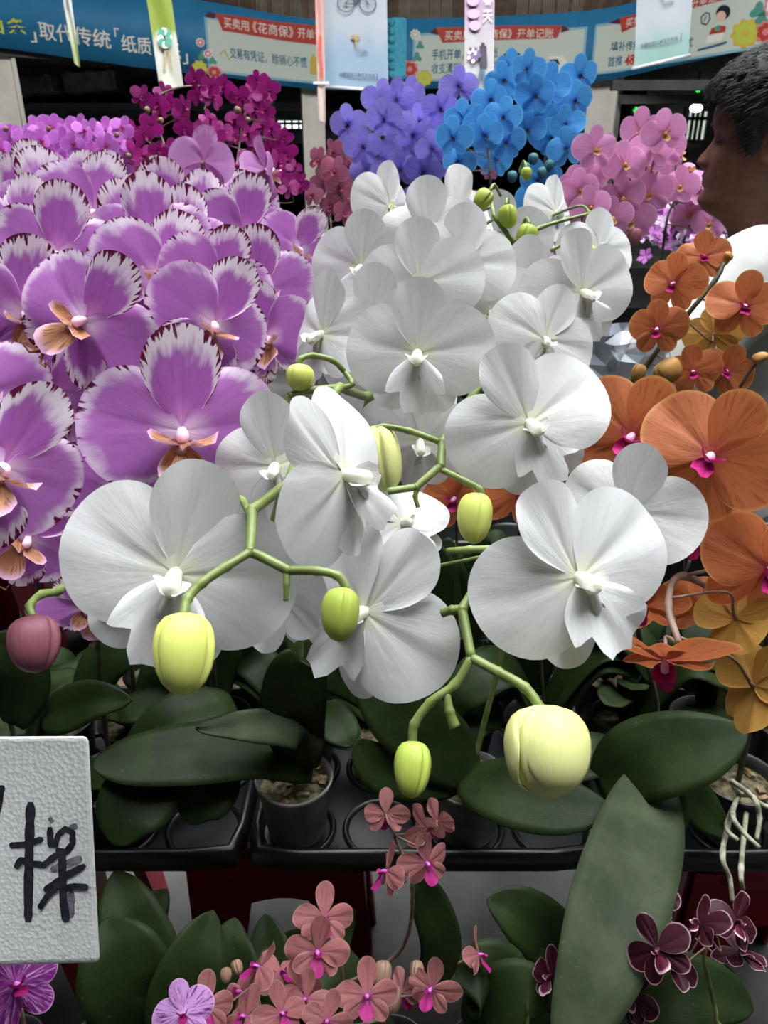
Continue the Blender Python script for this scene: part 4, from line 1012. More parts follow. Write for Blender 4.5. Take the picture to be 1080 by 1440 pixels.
for x_ in (560,600,640,672,705,740): DEFER.append(lambda x_=x_:E_.leaf([(x_,985,1.22),(x_+random.uniform(-8,8),890,1.18),(x_+random.uniform(-18,18),810,1.16),(x_+random.uniform(-25,25),755,1.16)],.085,'leaf_dk',nrm=(random.uniform(-.4,.4),-1,.25),fold=.2))
for pl,(i,j) in ((D,(5,1)),(E_,(5,2)),(F_,(4,1))): pl.basal(4,.2,.075,a0=.3*i+j)

# ------------------------------------------------------------------ purple orchids with white, dark-flecked margins
PG='purple orchids with dark flecked margins'
def cluster(name,base,label,group,kind,fl,rise_to,stem='stem_dk',pot='potdk',leaves=4,L=.2,lw=.07,lmat='leaf_dk',sr=.003,a0=.4,pedicel=True,potr=.055,poth=.10):
    pl=Plant(name,base,label,group); pl.pot(potr,poth,pot,0 if pot=='potdk' else 6)
    if rise_to: pl.rise([P(*q) if not isinstance(q,Vector) else q for q in rise_to],sr,stem)
    for k,f in enumerate(fl):
        if k: f=(*f[:4],f[4]+random.uniform(-14,14),f[5]+random.uniform(-10,10),f[6]+random.uniform(-16,16))
        pl.flower(kind,*f,ped=pedicel)
    if leaves: pl.basal(leaves,L,lw,lmat,a0)
    return pl
p=cluster('potted_orchid',slot(2,0),'purple orchid whose front bloom spreads widest beside the white flowers',PG,'pur',
  [(256,606,.53,283,2,-4,2),(300,455,.66,190,28,2,12),(378,475,.70,150,-30,-10,-20),(165,690,.60,190,-10,-40,10),(190,640,.62,180,-20,-20,-10)],[(220,640,.66),(270,500,.74),(300,440,.78)])
p.tube([(160,655,.58),(136,662,.60),(138,720,.62),(140,800,.66)],.0028,'stem_br',keep=False)
p=cluster('potted_orchid',slot(0,0),'purple orchid whose big bloom turns away beside the foam sign side',PG,'pur',
  [(2,655,.50,262,18,-4,34),(40,755,.62,190,10,-35,40),(120,850,.60,150,0,-40,-20),(-40,560,.62,230,0,0,0)],[(60,700,.68),(20,560,.72),(0,500,.76)])
p['label'] if False else None
p.r['label']='purple orchid hung with a plum-coloured bud above the foam sign'
p.bud('bud_p',45,866,.52,70,80,-4,8,30,[(46,868,.52),(42,852,.525),(58,836,.54),(84,830,.56),(120,800,.62)])
p.leaf([(110,1000,1.0),(150,930,.98),(200,905,.96),(250,930,.96)],.075,'leaf',nrm=(0,-.5,1),fold=.15)
p.leaf([(60,1010,1.0),(90,1000,.98),(130,985,.97),(185,985,.96)],.06,'leaf',nrm=(0,-.7,.8),fold=.2)
p.leaf([(20,1020,1.0),(30,960,.98),(10,920,.97),(-20,900,.97)],.08,'leaf_dk',nrm=(0,-.8,.6),fold=.2)
cluster('potted_orchid',slot(1,0),'purple orchid with an ochre lip twisted sideways on its front flower',PG,'pur',
  [(120,450,.64,215,-28,0,42),(34,440,.66,205,0,-2,0),(225,395,.76,200,14,4,22),(75,560,.70,190,10,-10,30)],[(110,540,.74),(120,450,.78),(130,400,.82)])
cluster('potted_orchid',slot(3,1),'purple orchid with a broad symmetrical bloom behind the white cluster',PG,'pur',
  [(364,410,.82,172,2,0,0),(342,330,.92,158,2,2,2),(302,398,.79,160,10,5,15),(420,350,.92,120,20,0,20)],[(360,470,.90),(355,400,.94),(345,320,.98)])
cluster('potted_orchid',slot(2,1),'purple orchid with several dark-tipped hooded sepals in the middle of the mass',PG,'pur',
  [(215,345,.80,185,4,10,-4),(260,350,.86,165,12,6,14),(240,308,.90,155,0,8,-2),(190,350,.84,180,-20,10,-20),(285,320,.92,150,16,6,10)],[(220,440,.88),(230,360,.93),(240,310,.97)])
cluster('potted_orchid',slot(1,1),'purple orchid with pale-rimmed petals behind the ochre-lipped bloom',PG,'pur',
  [(95,340,.80,190,-8,6,8),(30,340,.82,180,-10,6,-10),(130,300,.90,165,14,10,20),(70,300,.90,170,-6,6,0)],[(90,430,.88),(90,350,.92),(95,310,.96)])
cluster('potted_orchid',slot(2,2),'purple orchid with two pale blooms at the top of the mass',PG,'pur',
  [(213,300,.96,142,0,4,0),(330,305,1.0,125,8,4,4),(270,295,1.04,125,0,4,0),(300,330,.98,130,0,6,8),(160,285,1.04,130,-8,6,-6)],[(240,380,1.02),(250,320,1.05),(255,290,1.07)])
cluster('potted_orchid',slot(0,1),'purple orchid with small crowded blooms in front of the lilac orchids',PG,'pur',
  [(30,300,.96,150,0,6,0),(100,280,1.02,135,6,6,8),(-10,290,1.0,140,0,4,0),(55,270,1.08,130,-6,6,-10),(0,370,.88,170,-10,4,-8)],[(30,380,1.04),(35,320,1.07),(40,280,1.1)])
p=cluster('potted_orchid',slot(3,2),'purple orchid with two blooms seen from behind at its tip',PG,'pur',
  [(286,228,1.02,92,165,0,0),(372,240,1.04,88,110,10,-20),(340,290,1.05,100,10,10,0)],[(345,360,1.08),(335,290,1.08),(325,255,1.06)],stem='stem')
p.tube([(325,258,1.06),(345,262,1.05),(365,262,1.05)],.002,'stem',keep=False)

# ------------------------------------------------------------------ orange orchids
OG='orange orchids on the front trays'
p=Plant('potted_orchid',slot(9,0),'orange orchid with the largest veined bloom and a magenta lip',OG); p.pot(mat='potdk',chips=6); p9=p
p.rise([P(1075,760,.66),P(1010,715,.60),P(970,685,.56),P(930,660,.58)],.0034,'stem_dk')
for f in ((1000,640,.50,208,2,0,36),(890,612,.58,186,-8,-4,30),(790,655,.67,170,-10,-10,20),(730,690,.62,130,20,-20,10),(965,745,.56,165,24,-50,-20),(905,850,.60,120,-20,-50,10),(640,700,.68,110,-20,-10,0),(860,860,.64,110,-10,-40,20)): p.flower('or',*f)
p=Plant('potted_orchid',slot(10,0),'orange orchid with yellowish backs of blooms turned away',OG); p.pot(mat='potdk',chips=0)
p.rise([P(1130,900,.66),P(1040,850,.60),P(960,810,.56),P(940,850,.53),P(955,905,.50)],.0030,'stem_br')
for f in ((1078,800,.52,190,30,-20,20),(1035,870,.55,120,150,-30,150),(935,925,.50,190,-6,-72,0),(1060,965,.53,135,140,-20,120),(985,850,.60,110,10,-30,0)): p.flower('or',*f)
DEFER.append(lambda p=p:p.leaf([(945,1085,1.0),(972,1118,.985),(998,1150,.98),(1030,1178,.97)],.055,'leaf_dk',nrm=(0,-.7,.7),fold=.15))
p=Plant('potted_orchid',slot(8,0),'orange orchid from whose pot a long grey-green leaf hangs down',OG); p.pot(mat='potdk',chips=0)
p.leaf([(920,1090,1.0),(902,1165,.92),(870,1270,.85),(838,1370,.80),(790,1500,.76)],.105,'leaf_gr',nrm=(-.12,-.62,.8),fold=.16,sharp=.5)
p.leaf([(840,1105,1.0),(900,1070,.96),(980,1050,.93),(1052,1028,.92)],.105,'leaf_dk',nrm=(0,-.6,1),fold=.08)
p.leaf([(900,1100,.99),(930,1130,.98),(920,1170,.97),(915,1200,.97)],.07,'leaf_dk',nrm=(-.1,-.9,.35),fold=.2)
p.basal(3,.18,.07,a0=.2)
p.rise([P(900,900,.95),P(880,760,.85),P(850,690,.78)],.003,'stem_dk'); p.flower('or',830,680,.70,120,0,0,10); p.flower('or',855,850,.72,110,0,-30,10)
# aerial roots on the right
for k,pts in enumerate((((1030,1100,.93),(1052,1115,.92),(1066,1128,.92),(1090,1140,.92)),((1060,1122,.92),(1068,1150,.91),(1064,1180,.90)),((1030,1145,.92),(1045,1170,.90),(1068,1192,.89)),((1016,1200,.89),(1026,1235,.88),(1030,1268,.875)),((1042,1222,.89),(1045,1250,.885)),((1022,1162,.92),(1038,1182,.90)))):
    s9=slot(9,0)+(Vector((-.012,-.03,.096)) if k not in (3,4) else Vector((-.03+.02*(k-3),-.052,.085)))
    best=None
    for dl in (0,-.01,.01,-.02,.02,-.035,-.05,-.065,-.08,.04):
        pp=[s9]+[P(x_,y_,z_+dl) for x_,y_,z_ in pts]; tb,_=p9.tubemesh(pp,(.0034,.0026),'root',8,6,False); n_=clash(p9.r,tb.v,tb.f)
        if best is None or n_<best[0]: best=(n_,pp)
    p9.tube(best[1],(.0034,.0026),'root','aerial_root',keep=False)
p=Plant('potted_orchid',slot(9,2),'small-flowered orange orchid on a dark arching spike before the white shirt',OG); p.pot(mat='potdk',chips=0)
p.rise([P(860,600,.98),P(912,510,.95),P(962,448,.93),P(1005,395,.92),P(1018,370,.92)],.0032,'stem_dk')
for f in ((948,398,.92,88,-14,4,14),(990,362,.92,74,6,20,0),(924,462,.92,82,-4,0,2),(1046,430,.90,100,14,6,14),(1004,470,.95,84,168,0,10),(975,522,.93,76,0,4,-6),(1020,522,.92,80,20,6,30)): p.flower('or',*f)
p.bud('bud_o',1028,366,.92,12,14,150,0,0); p.bud('bud_o',902,512,.94,20,26,20,0,0); p.bud('bud_o',930,508,.94,40,34,-30,0,0,)
p.tube([(1040,545,.93),(1060,515,.92),(1085,500,.92)],.0018,'stem_dk',keep=False); p.bud('bud_o',1058,508,.92,16,22,-110,0,0)
p.basal(3,.18,.07,a0=1)

# ------------------------------------------------------------------ plants not in bloom fill the front trays
STAKES=[]
for (i,j) in ((6,1),(6,2),(7,1),(7,2),(4,2),(8,1),(8,2),(9,1),(10,1),(11,0)):
    p=Plant('potted_orchid',slot(i,j),'orchid out of bloom, only dark leaves and a bare dark stake, on the front trays','orchids out of bloom on the front trays'); p.pot(mat='potdk',chips=0)
    p.basal(4,.20,.078,'leaf_dk',a0=random.uniform(0,3),rise=.75)
    def stake(p=p):
        s0=p.base+Vector((.01,.01,.09)); best=None
        for q in range(60):
            s1=s0+Vector((random.uniform(-.05,.05),random.uniform(-.07,.05),random.uniform(.28,.36)*(1-q/150))); tb=MB(); tb.tube([s0,s1],.0095,6); n=clash(p.r,tb.v,tb.f)
            if best is None or n<best[0]: best=(n,s1)
            if n==0: break
        s1=best[1]; p.tube([s0,s0.lerp(s1,.5),s1],.0022,'stem_dk','support_stake',keep=False)
        for f in (.5,.8):
            q=s0.lerp(s1,f); b=MB(); b.tube([q+Vector((.007*math.cos(k*.9),.007*math.sin(k*.9),.002*k)) for k in range(9)],.0012,5); b.obj('stake_clip',M['black'],p.r); reg(p.r,'tube',b.v,b.f)
    STAKES.append(stake)
# ------------------------------------------------------------------ back bench
b=board(-1.5,1.3,1.66,2.36,.552,'long plywood board of the bench behind the aisle')
for (x,l) in ((-1.1,'red plastic stool under the lilac orchid bench end'),(0,'red plastic stool under the middle of the far bench'),(1.0,'red plastic stool under the far bench behind the man')): stool(x,2.0,.532,.30,l)
for k,l in enumerate(('black nursery tray under the lilac orchids','black nursery tray under the magenta orchids','black nursery tray under the violet and blue orchids','black nursery tray under the pink orchids')):
    tray(-1.45+.68*k,1.68,4,4,.165,.5525,l,well_r=.05)
def bslot(x,y): 
    k=min(3,max(0,int((x+1.45)//.68))); i=min(3,max(0,int((x+1.45-.68*k)/.165))); j=min(3,max(0,int((y-1.68)/.165)))
    return Vector((-1.45+.68*k+.165*(i+.5),1.68+.165*(j+.5),.5655))
used=set()
def freeslot(x,y):
    best=None
    for k in range(4):
        for i in range(4):
            for j in range(4):
                v=Vector((-1.45+.68*k+.165*(i+.5),1.68+.165*(j+.5),.5655)); key=(k,i,j)
                if key in used: continue
                q=(v.x-x)**2+(v.y-y)**2
                if best is None or q<best[0]: best=(q,key,v)
    used.add(best[1]); return best[2]
def back(kind,fl,d,label,group,base_y,top,rnd=12,leaves=4,stem='stem_dk',buds=(),bk='bud_b'):
    cx=sum(f[0] for f in fl)/len(fl); b0=P(cx,230,d); base=freeslot(b0.x,base_y)
    pl=Plant('potted_orchid',base,label,group); pl.pot(mat='potdk',chips=0)
    pl.rise([P(*q) for q in top],.003,stem)
    for f in fl:
        x,y,w=f[:3]; ya,pi,ro=f[3:] if len(f)>3 else (random.uniform(-rnd,rnd)*1.6+(x-cx)*.25,random.uniform(-rnd*.5,rnd),random.uniform(-rnd,rnd))
        pl.flower(kind,x,y,d+random.uniform(-.06,.06)+(f[1]<150)*.02,w,ya,pi,ro)
    for (x,y,w,h) in buds: pl.bud(bk,x,y,d-.02,w,h,random.uniform(-30,30),0,0)
    if leaves: pl.basal(leaves,.22,.075,a0=random.uniform(0,3))
    return pl
VG='violet-blue orchids'; 
v=lambda L,w,s=2.7,ox=460,oy=60:[(ox+x/s,oy+y/s,w+random.uniform(-4,4)) for x,y in L]
back('vio',v([(262,215),(205,215),(310,195),(215,290),(260,310),(80,310),(135,395),(190,420),(150,490),(190,545)],56),1.80,'violet-blue orchid whose blooms lean towards the dusty pink ones',VG,2.0,[(525,260,1.86),(520,190,1.88),(545,130,1.88)],buds=((500,300,14,16),))
back('vio',v([(430,250),(500,165),(350,300),(300,390),(400,400),(280,480),(365,490),(330,350),(430,450),(400,600),(310,620),(440,310)],56),1.82,'violet-blue orchid pressed against the bright blue orchid',VG,2.0,[(590,270,1.86),(595,200,1.88),(630,135,1.88)],buds=((615,250,16,18),(640,285,14,16)))
BG='bright blue orchids'
back('blu',v([(520,290),(575,310),(670,280),(680,375),(600,350),(500,450),(640,440),(480,360),(620,215),(670,145),(730,150)],56),1.78,'bright blue orchid leaning over the violet-blue blooms',BG,1.9,[(690,260,1.84),(690,180,1.86),(705,110,1.86)],buds=((740,228,15,17),(750,215,14,16),(720,240,14,16)))
back('blu',v([(760,100),(850,160),(940,220),(960,125),(760,330),(800,280),(850,360),(910,310),(910,400),(800,520),(700,105),(860,230),(790,200),(780,600),(860,540)],58),1.84,'tallest bright blue orchid beside the pale pillar',BG,2.1,[(760,260,1.90),(770,170,1.92),(765,100,1.92)],buds=((775,225,14,16),(760,235,14,16)))
KG='pink orchids beside the man'
pk=lambda L,w:[(740+a[0]/3.6,150+a[1]/3.6,w+random.uniform(-4,4))+tuple(a[2:]) for a in L]
back('pnk',pk([(308,365),(190,465),(325,505),(215,580),(500,290),(410,250),(350,215),(440,560),(270,420)],64),1.62,'pink orchid standing in front of the blue blooms',KG,1.75,[(830,300,1.68),(820,250,1.70),(835,205,1.70)])
back('pnk',pk([(490,460),(540,575),(640,205),(630,315),(580,125),(700,130),(630,440),(760,240,60,0,0),(600,190),(690,220)],66),1.66,'pink orchid with the highest blooms next to the barred window',KG,1.85,[(900,300,1.72),(905,250,1.74),(915,185,1.74)],buds=((895,320,20,26),),bk='bud_p')
back('pnk',pk([(830,340,30,60,20),(860,420,40,50,0),(830,545),(930,590),(870,510),(780,400),(900,480)],60),1.68,'pink orchid nodding in front of the mouth of the man',KG,1.85,[(935,330,1.74),(945,290,1.75),(975,235,1.76)],buds=((1010,285,16,18),),bk='bud_p')
MG='magenta small-flowered orchids'
mg=lambda L,w=36:[(x/2.512,90+y/2.512,w+random.uniform(-5,6),random.uniform(-45,45),random.uniform(-20,30),random.uniform(-30,30)) for x,y in L]
back('mag',mg([(500,115),(580,100),(600,140),(560,150),(690,50),(740,80),(790,80),(750,120),(650,150),(700,110),(640,190),(650,230),(530,220),(470,240)]),1.86,'magenta orchid with the highest spray below the green strip',MG,2.1,[(240,300,1.9),(235,220,1.92),(215,150,1.92),(245,125,1.92),(300,120,1.92)],rnd=20,stem='stem_br',buds=((225,165,8,9),(205,150,8,9)),bk='bud_m')
back('mag',mg([(910,60),(930,110),(890,105),(950,90),(845,115),(940,165),(900,160),(930,220),(960,230),(830,200),(1000,260),(960,300),(1010,320)]),1.90,'magenta orchid reaching towards the slim pillar',MG,2.2,[(330,280,1.95),(335,220,1.96),(345,160,1.96),(375,130,1.96)],stem='stem_br',buds=((335,150,10,10),(300,160,9,9),(350,165,8,8)),bk='bud_m')
back('mag',mg([(470,250),(510,250),(560,310),(590,320),(480,310),(510,330),(440,340),(560,370),(620,300),(640,340),(680,280),(720,230),(760,250),(740,200),(790,240),(620,400),(500,380)]),1.80,'magenta orchid with low dark blooms behind the purple mass',MG,1.95,[(220,320,1.86),(215,260,1.88),(240,215,1.88),(290,190,1.88)],stem='stem_br',buds=((180,215,8,8),),bk='bud_m')
back('mag',mg([(1040,370),(1000,400),(1060,420),(980,350),(870,330),(850,380),(780,370),(820,260),(880,250),(900,290),(1020,440)],32),1.88,'magenta orchid with small blooms against the slim pillar foot',MG,2.2,[(380,310,1.95),(385,260,1.96),(380,220,1.96)],stem='stem_br')
LG='lilac small-flowered orchids'
for k,(x0,x1,lab) in enumerate(((-10,60,'lilac orchid with small blooms under the pillar beside the air duct'),(50,115,'lilac orchid with small blooms in front of the air duct'),(105,175,'lilac orchid with small blooms touching the magenta ones'))):
    fl=[]
    for r_ in range(6):
        for c_ in range(4):
            x=lerp(x0,x1,(c_+.5+random.uniform(-.3,.3))/4); y=182+r_*16+random.uniform(-6,6)+abs(x-110)*.06; fl.append((x,y,38+random.uniform(-5,5),random.uniform(-35,35),random.uniform(-10,25),random.uniform(-25,25)))
    back('lil',fl,1.76,lab,LG,1.9,[((x0+x1)/2,330,1.84),((x0+x1)/2,250,1.86),((x0+x1)/2+5,180,1.86)],stem='stem_br',buds=((x0+20,178,7,8),(x1-10,186,7,8)),bk='bud_m')
back('dus',[(x,y,w,random.uniform(-40,40),random.uniform(-20,20),random.uniform(-30,30)) for x,y,w in ((448,225,40),(470,215,42),(488,235,40),(455,255,44),(478,262,44),(495,275,36),(440,275,34),(465,290,40),(485,300,38),(470,240,44),(498,215,36))],2.0,'dusty pink orchid beside the violet-blue blooms',None,2.2,[(465,340,2.05),(462,280,2.06),(468,215,2.06)],stem='stem_br')
back('dus',[(x,y,w,random.uniform(-40,40),random.uniform(-20,20),random.uniform(-30,30)) for x,y,w in ((700,285,36),(730,290,34),(660,280,36),(690,240,30),(540,300,34),(610,290,30))],2.1,'dusty pink orchid mostly hidden under the blue blooms',None,2.3,[(690,330,2.15),(690,290,2.16),(690,250,2.16)],stem='stem_br')
# distant cut-flower display beyond the aisle
M['far']=petal_mat('distant_blossom',(206,180,206),transl=.2,objvar=0,wrinkle=0); M['far2']=petal_mat('distant_mauve_blossom',(170,100,170),transl=.2,objvar=0,wrinkle=0)
b=MB(); b.box((2.0,5.0,.35),(4.6,1.6,.7)); tag(b.obj('display_plinth',simple('black_cloth',(10,10,11),.9,.1),smooth=False),'dark plinth carrying the distant pale blossoms','plinth')
b=MB(); rn=random.Random(3)
for k in range(900):
    x=rn.uniform(-.2,4.2); y=rn.uniform(4.3,5.7); z=.86+rn.random()*.3+.1*math.sin(x*5); mi=0 if math.sin(x*7+y*3)>-.2 else 1
    Mq=Matrix.Rotation(rn.uniform(0,6),3,'Z')@Matrix.Rotation(rn.uniform(.2,1.3),3,'X')
    for q in range(5):
        a=q*1.257; r_=.035; b.add([Vector((x,y,z))+Mq@Vector(v_) for v_ in ((0,0,0),(r_*math.cos(a-.5),r_*math.sin(a-.5),.008),(r_*1.4*math.cos(a),r_*1.4*math.sin(a),.012),(r_*math.cos(a+.5),r_*math.sin(a+.5),.008))],[(0,1,2,3)],[(.5,.0),(.2,.8),(.5,1),(.8,.8)],mi)
tag(b.obj('blossom_mass',[M['far'],M['far2']]),'mass of pale lilac blossoms far behind the pink orchids','flowers',kind='stuff')

# small green-printed price tag on a stick among the front pots
q=P(430,322,1.16); r=empty('plant_tag',(q.x,q.y,.66),'small white plant tag with a green print behind the purple orchids','tag')
b=MB(); b.box(q,(.026,.002,.024)); b.obj('card',simple('tag_card',(214,220,206),.6),r,False)
b=MB(); b.box(q+Vector((0,-.0016,0)),(.014,.001,.012)); b.obj('print',simple('tag_green',(96,168,90),.6),r,False)
b=MB(); b.box(Vector((q.x,q.y+.002,(q.z+.58)/2)),(.005,.0016,q.z-.58)); reg(r,'tube',b.v,b.f); b.obj('stick',simple('tag_stick',(190,190,180),.6),r,False)

# ------------------------------------------------------------------ low tier in front: salmon, striped and maroon orchids
LZ=.30
M['foam']=None
t=NT('white_polystyrene'); co=t.node('ShaderNodeTexCoord').outputs['Object']
vo=t.node('ShaderNodeTexVoronoi'); vo.inputs['Scale'].default_value=330; t.ln(co,vo.inputs['Vector'])
dirt=t.noise(co,30,4,.6); col=t.mix(t.ramp(dirt,.62,.8),rgba((232,232,230)),rgba((196,194,186))); col=t.mix(t.math('MULTIPLY',t.ramp(vo.outputs['Distance'],.3,.8),.25),col,rgba((200,200,200)))
t.set(col,.8,.2); t.ln(t.bump(vo.outputs['Distance'],.5,.0008),t.b.inputs['Normal']); M['foam']=t.m
def storage_crate(x,y,w,d,h,label):
    r=empty('storage_crate',(x,y,0),label,'crate')
    b=MB(); pts=[]
    for z,s in ((0,.96),(.01,1),(h*.82,1),(h*.82,1.0)):
        for k in range(24):
            a=2*PI*k/24; c,sn=math.cos(a),math.sin(a); q=(abs(c)**10+abs(sn)**10)**(-.1); pts.append(Vector((x+w/2*s*q*c,y+d/2*s*q*sn,z)))
    b.grid(pts,4,24,None,0,True,True); b.obj('body',M['black'],r)
    b=MB(); pts=[]
    for z,s in ((h*.825,1.02),(h*.99,1.02),(h,1.0)):
        for k in range(24):
            a=2*PI*k/24; c,sn=math.cos(a),math.sin(a); q=(abs(c)**10+abs(sn)**10)**(-.1); pts.append(Vector((x+w/2*s*q*c,y+d/2*s*q*sn,z)))
    b.grid(pts,3,24,None,0,True,True); b.obj('lid',M['black'],r)
storage_crate(-.42,.48,.5,.34,LZ-.002,'low dark crate under the foam price sign')
storage_crate(.14,.48,.5,.34,LZ-.002,'low dark crate under the salmon orchids')
storage_crate(.70,.48,.5,.34,LZ-.002,'low dark crate under the maroon orchids')
for k,l in enumerate(('low black tray below the foam price sign','low black tray holding the salmon orchids','low black tray holding the maroon orchids')):
    tray(-.66+.5*k,.32,4,3,.115,LZ,l,well_r=.04)
def lslot(i,j): return Vector((-.66+.5*(i//4)+.115*(i%4+.5),.32+.115*(j+.5),LZ+.013))
SG='salmon orchids with magenta lips'
def low(kind,i,j,label,group,fl,top,leaves=(),stem='stem_br',buds=(),nb=3,lw=.07,L=.19):
    pl=Plant('potted_orchid',lslot(i,j),label,group); pl.pot(.045,.085,'potdk',0)
    if top: pl.rise([P(*q) for q in top],.0024,stem)
    for f in fl: pl.flower(kind,*f)
    for (x,y,d,w,h,a) in buds: pl.bud('bud_m',x,y,d,w,h,a,0,x)
    for (pts,w,mat,nr) in leaves: pl.leaf(pts,w,mat,nrm=nr,fold=.16)
    if nb: pl.basal(nb,L,lw,'leaf_dk',a0=.5+i,z=LZ+.10)
    return pl
FR=(0,-.8,.6)
low('sal',4,2,'salmon orchid with three blooms beside the small hanging green bud',SG,
  [(542,1145,.86,72,190,10,0),(600,1165,.86,76,150,30,30),(545,1225,.84,88,-70,10,20),(600,1213,.83,86,22,-12,-14),(615,1155,.88,66,165,20,20)],
  [(560,1340,.92),(580,1250,.88),(555,1175,.88)],(([(600,1400,.93),(620,1330,.92),(600,1260,.92),(585,1240,.92)],.05,'leaf_dk',FR),),nb=2)
low('sal',5,2,'salmon orchid with two blooms one above the other before the red stool',SG,
  [(456,1290,.82,94,4,8,4),(446,1338,.79,98,8,-4,8),(365,1360,.80,80,-60,30,40)],
  [(490,1440,.88),(480,1360,.85),(470,1300,.85)],(),nb=2,buds=((330,1350,.81,16,20,-20),))
low('sal',5,1,'salmon orchid with a frontal striped bloom low on its spray',SG,
  [(516,1400,.74,98,2,4,2),(430,1405,.74,80,-10,10,10),(425,1392,.78,80,30,20,-20),(607,1390,.77,84,-20,-10,20),(565,1395,.80,70,160,0,20)],
  [(540,1500,.82),(545,1420,.79),(520,1385,.78)],(),nb=2,buds=((540,1350,.79,26,38,5),(586,1350,.80,20,30,0),(556,1385,.79,22,34,10)))
low('sal',4,1,'salmon orchid with blooms crowding the pale striped flower',SG,
  [(290,1415,.72,92,10,8,4),(345,1430,.74,88,-30,20,30),(395,1425,.72,84,20,10,-10),(460,1435,.70,80,0,0,20),(340,1395,.80,84,-40,20,50),(395,1370,.82,80,20,40,-30)],
  [(380,1540,.80),(370,1440,.77),(350,1390,.78)],(),nb=2,buds=((318,1360,.80,16,20,0),))
low('str',3,0,'pale violet orchid with dark stripes tucked beside the salmon blooms',None,[(258,1425,.68,90,-8,4,-10)],[(270,1540,.74),(262,1450,.71)],(),nb=0)
low('sal',6,2,'salmon orchid with a single bloom turned sideways over the bare floor',SG,[(672,1342,.84,74,75,10,-10)],[(650,1460,.90),(668,1400,.88),(676,1360,.87)],
  (([(700,1430,.88),(700,1390,.85),(680,1370,.84),(640,1370,.84)],.085,'leaf',(0,-.5,1)),([(660,1450,.86),(700,1420,.83),(740,1400,.82),(770,1420,.82)],.08,'leaf',(0,-.5,1)),),nb=1)
low('str2',1,0,'violet orchid with pale veins peeping out below the foam sign',None,[(22,1384,.68,130,8,4,-20)],[(40,1540,.76),(30,1420,.73)],(),nb=2)
RG='maroon orchids with white petal edges'
low('mar',9,1,'maroon orchid with white edges beside the red stool',RG,
  [(985,1300,.78,92,-60,30,-20),(1035,1295,.78,86,50,10,20),(925,1335,.78,100,-20,0,-30),(945,1350,.79,90,30,40,30),(1040,1340,.80,80,30,60,0),(920,1264,.86,70,0,0,0)],
  [(1010,1440,.84),(990,1350,.82),(1000,1290,.82)],(),stem='stem',nb=2)
low('mar',8,1,'maroon orchid with white edges half hidden by the long hanging leaf',RG,
  [(775,1372,.80,80,-40,0,10),(890,1400,.82,80,20,10,30)],
  [(830,1500,.86),(820,1420,.84),(800,1375,.84)],(([(800,1400,.94),(780,1330,.92),(730,1285,.90),(685,1265,.90)],.075,'leaf_dk',(0,-.6,.9)),([(820,1420,.92),(770,1380,.90),(730,1360,.89),(705,1335,.89)],.06,'leaf_dk',(0,-.6,.9)),([(880,1430,.84),(950,1400,.82),(1010,1400,.81),(1060,1420,.81)],.08,'leaf',(0,-.6,.9))),stem='stem',nb=1)
for i,j,l,lv in ((2,2,'leafy orchid without blooms, a broad upright leaf beside the red stool',(([(285,1500,.90),(258,1430,.88),(275,1350,.89),(300,1280,.92)],.085,'leaf',(.2,-.85,.5)),([(250,1440,.96),(215,1380,.94),(200,1310,.95),(235,1250,.99)],.08,'leaf_dk',(.3,-.85,.5)))),
               (1,2,'leafy orchid without blooms, dark round leaf behind the foam sign',(([(240,1450,.94),(190,1400,.90),(165,1340,.90),(150,1290,.92)],.11,'leaf_dk',(.2,-.75,.7)),([(230,1450,.94),(215,1390,.93),(180,1290,.96),(160,1225,1.0)],.09,'leaf_dk',(.3,-.85,.5)))),
               (3,2,'leafy orchid without blooms, narrow leaves before the stool opening',(([(370,1460,.94),(385,1390,.94),(378,1330,.96),(372,1285,.98)],.06,'leaf_dk',(0,-.85,.5)),([(360,1460,.94),(340,1390,.94),(325,1330,.96),(330,1290,.98)],.06,'leaf_dk',(0,-.85,.5))))):
    low('sal',i,j,l,'leafy orchids without blooms',[],None,lv,nb=0)

# ------------------------------------------------------------------ foam price sign
SD=.56
def sgn(px,py,off=0): 
    # front face plane, leaning back a little
    return P(px,py,SD+(py-1190)/1080*.05)+NS*off
NS=(CAM-P(70,1190,SD)).normalized(); 
r=empty('price_sign',P(-110,1390,SD)+Vector((0,.03,0)),'white foam price board with handwritten 棵, stuck on a cane','sign')
quad=[(-185,1036),(125,1034),(141,1354),(-176,1364)]
bmx=bmesh.new(); fr=[bmx.verts.new(sgn(*q)) for q in quad]; bk=[bmx.verts.new(sgn(*q,-.034)) for q in quad]
bmx.faces.new(fr); bmx.faces.new(bk[::-1])
for k in range(4): bmx.faces.new((fr[k],bk[k],bk[(k+1)%4],fr[(k+1)%4]))
bmesh.ops.recalc_face_normals(bmx,faces=bmx.faces[:])
bmesh.ops.bevel(bmx,geom=bmx.edges[:],offset=.004,segments=3,affect='EDGES',profile=.5)
m=bpy.data.meshes.new('foam_board'); bmx.to_mesh(m); bmx.free(); link('foam_board',m,r,M['foam'],False)
M['marker']=simple('marker_ink',(40,38,48),.6,.3,var=14,scale=200); M['marker2']=simple('faint_marker_ink',(120,118,126),.7,.2,var=24,scale=300)
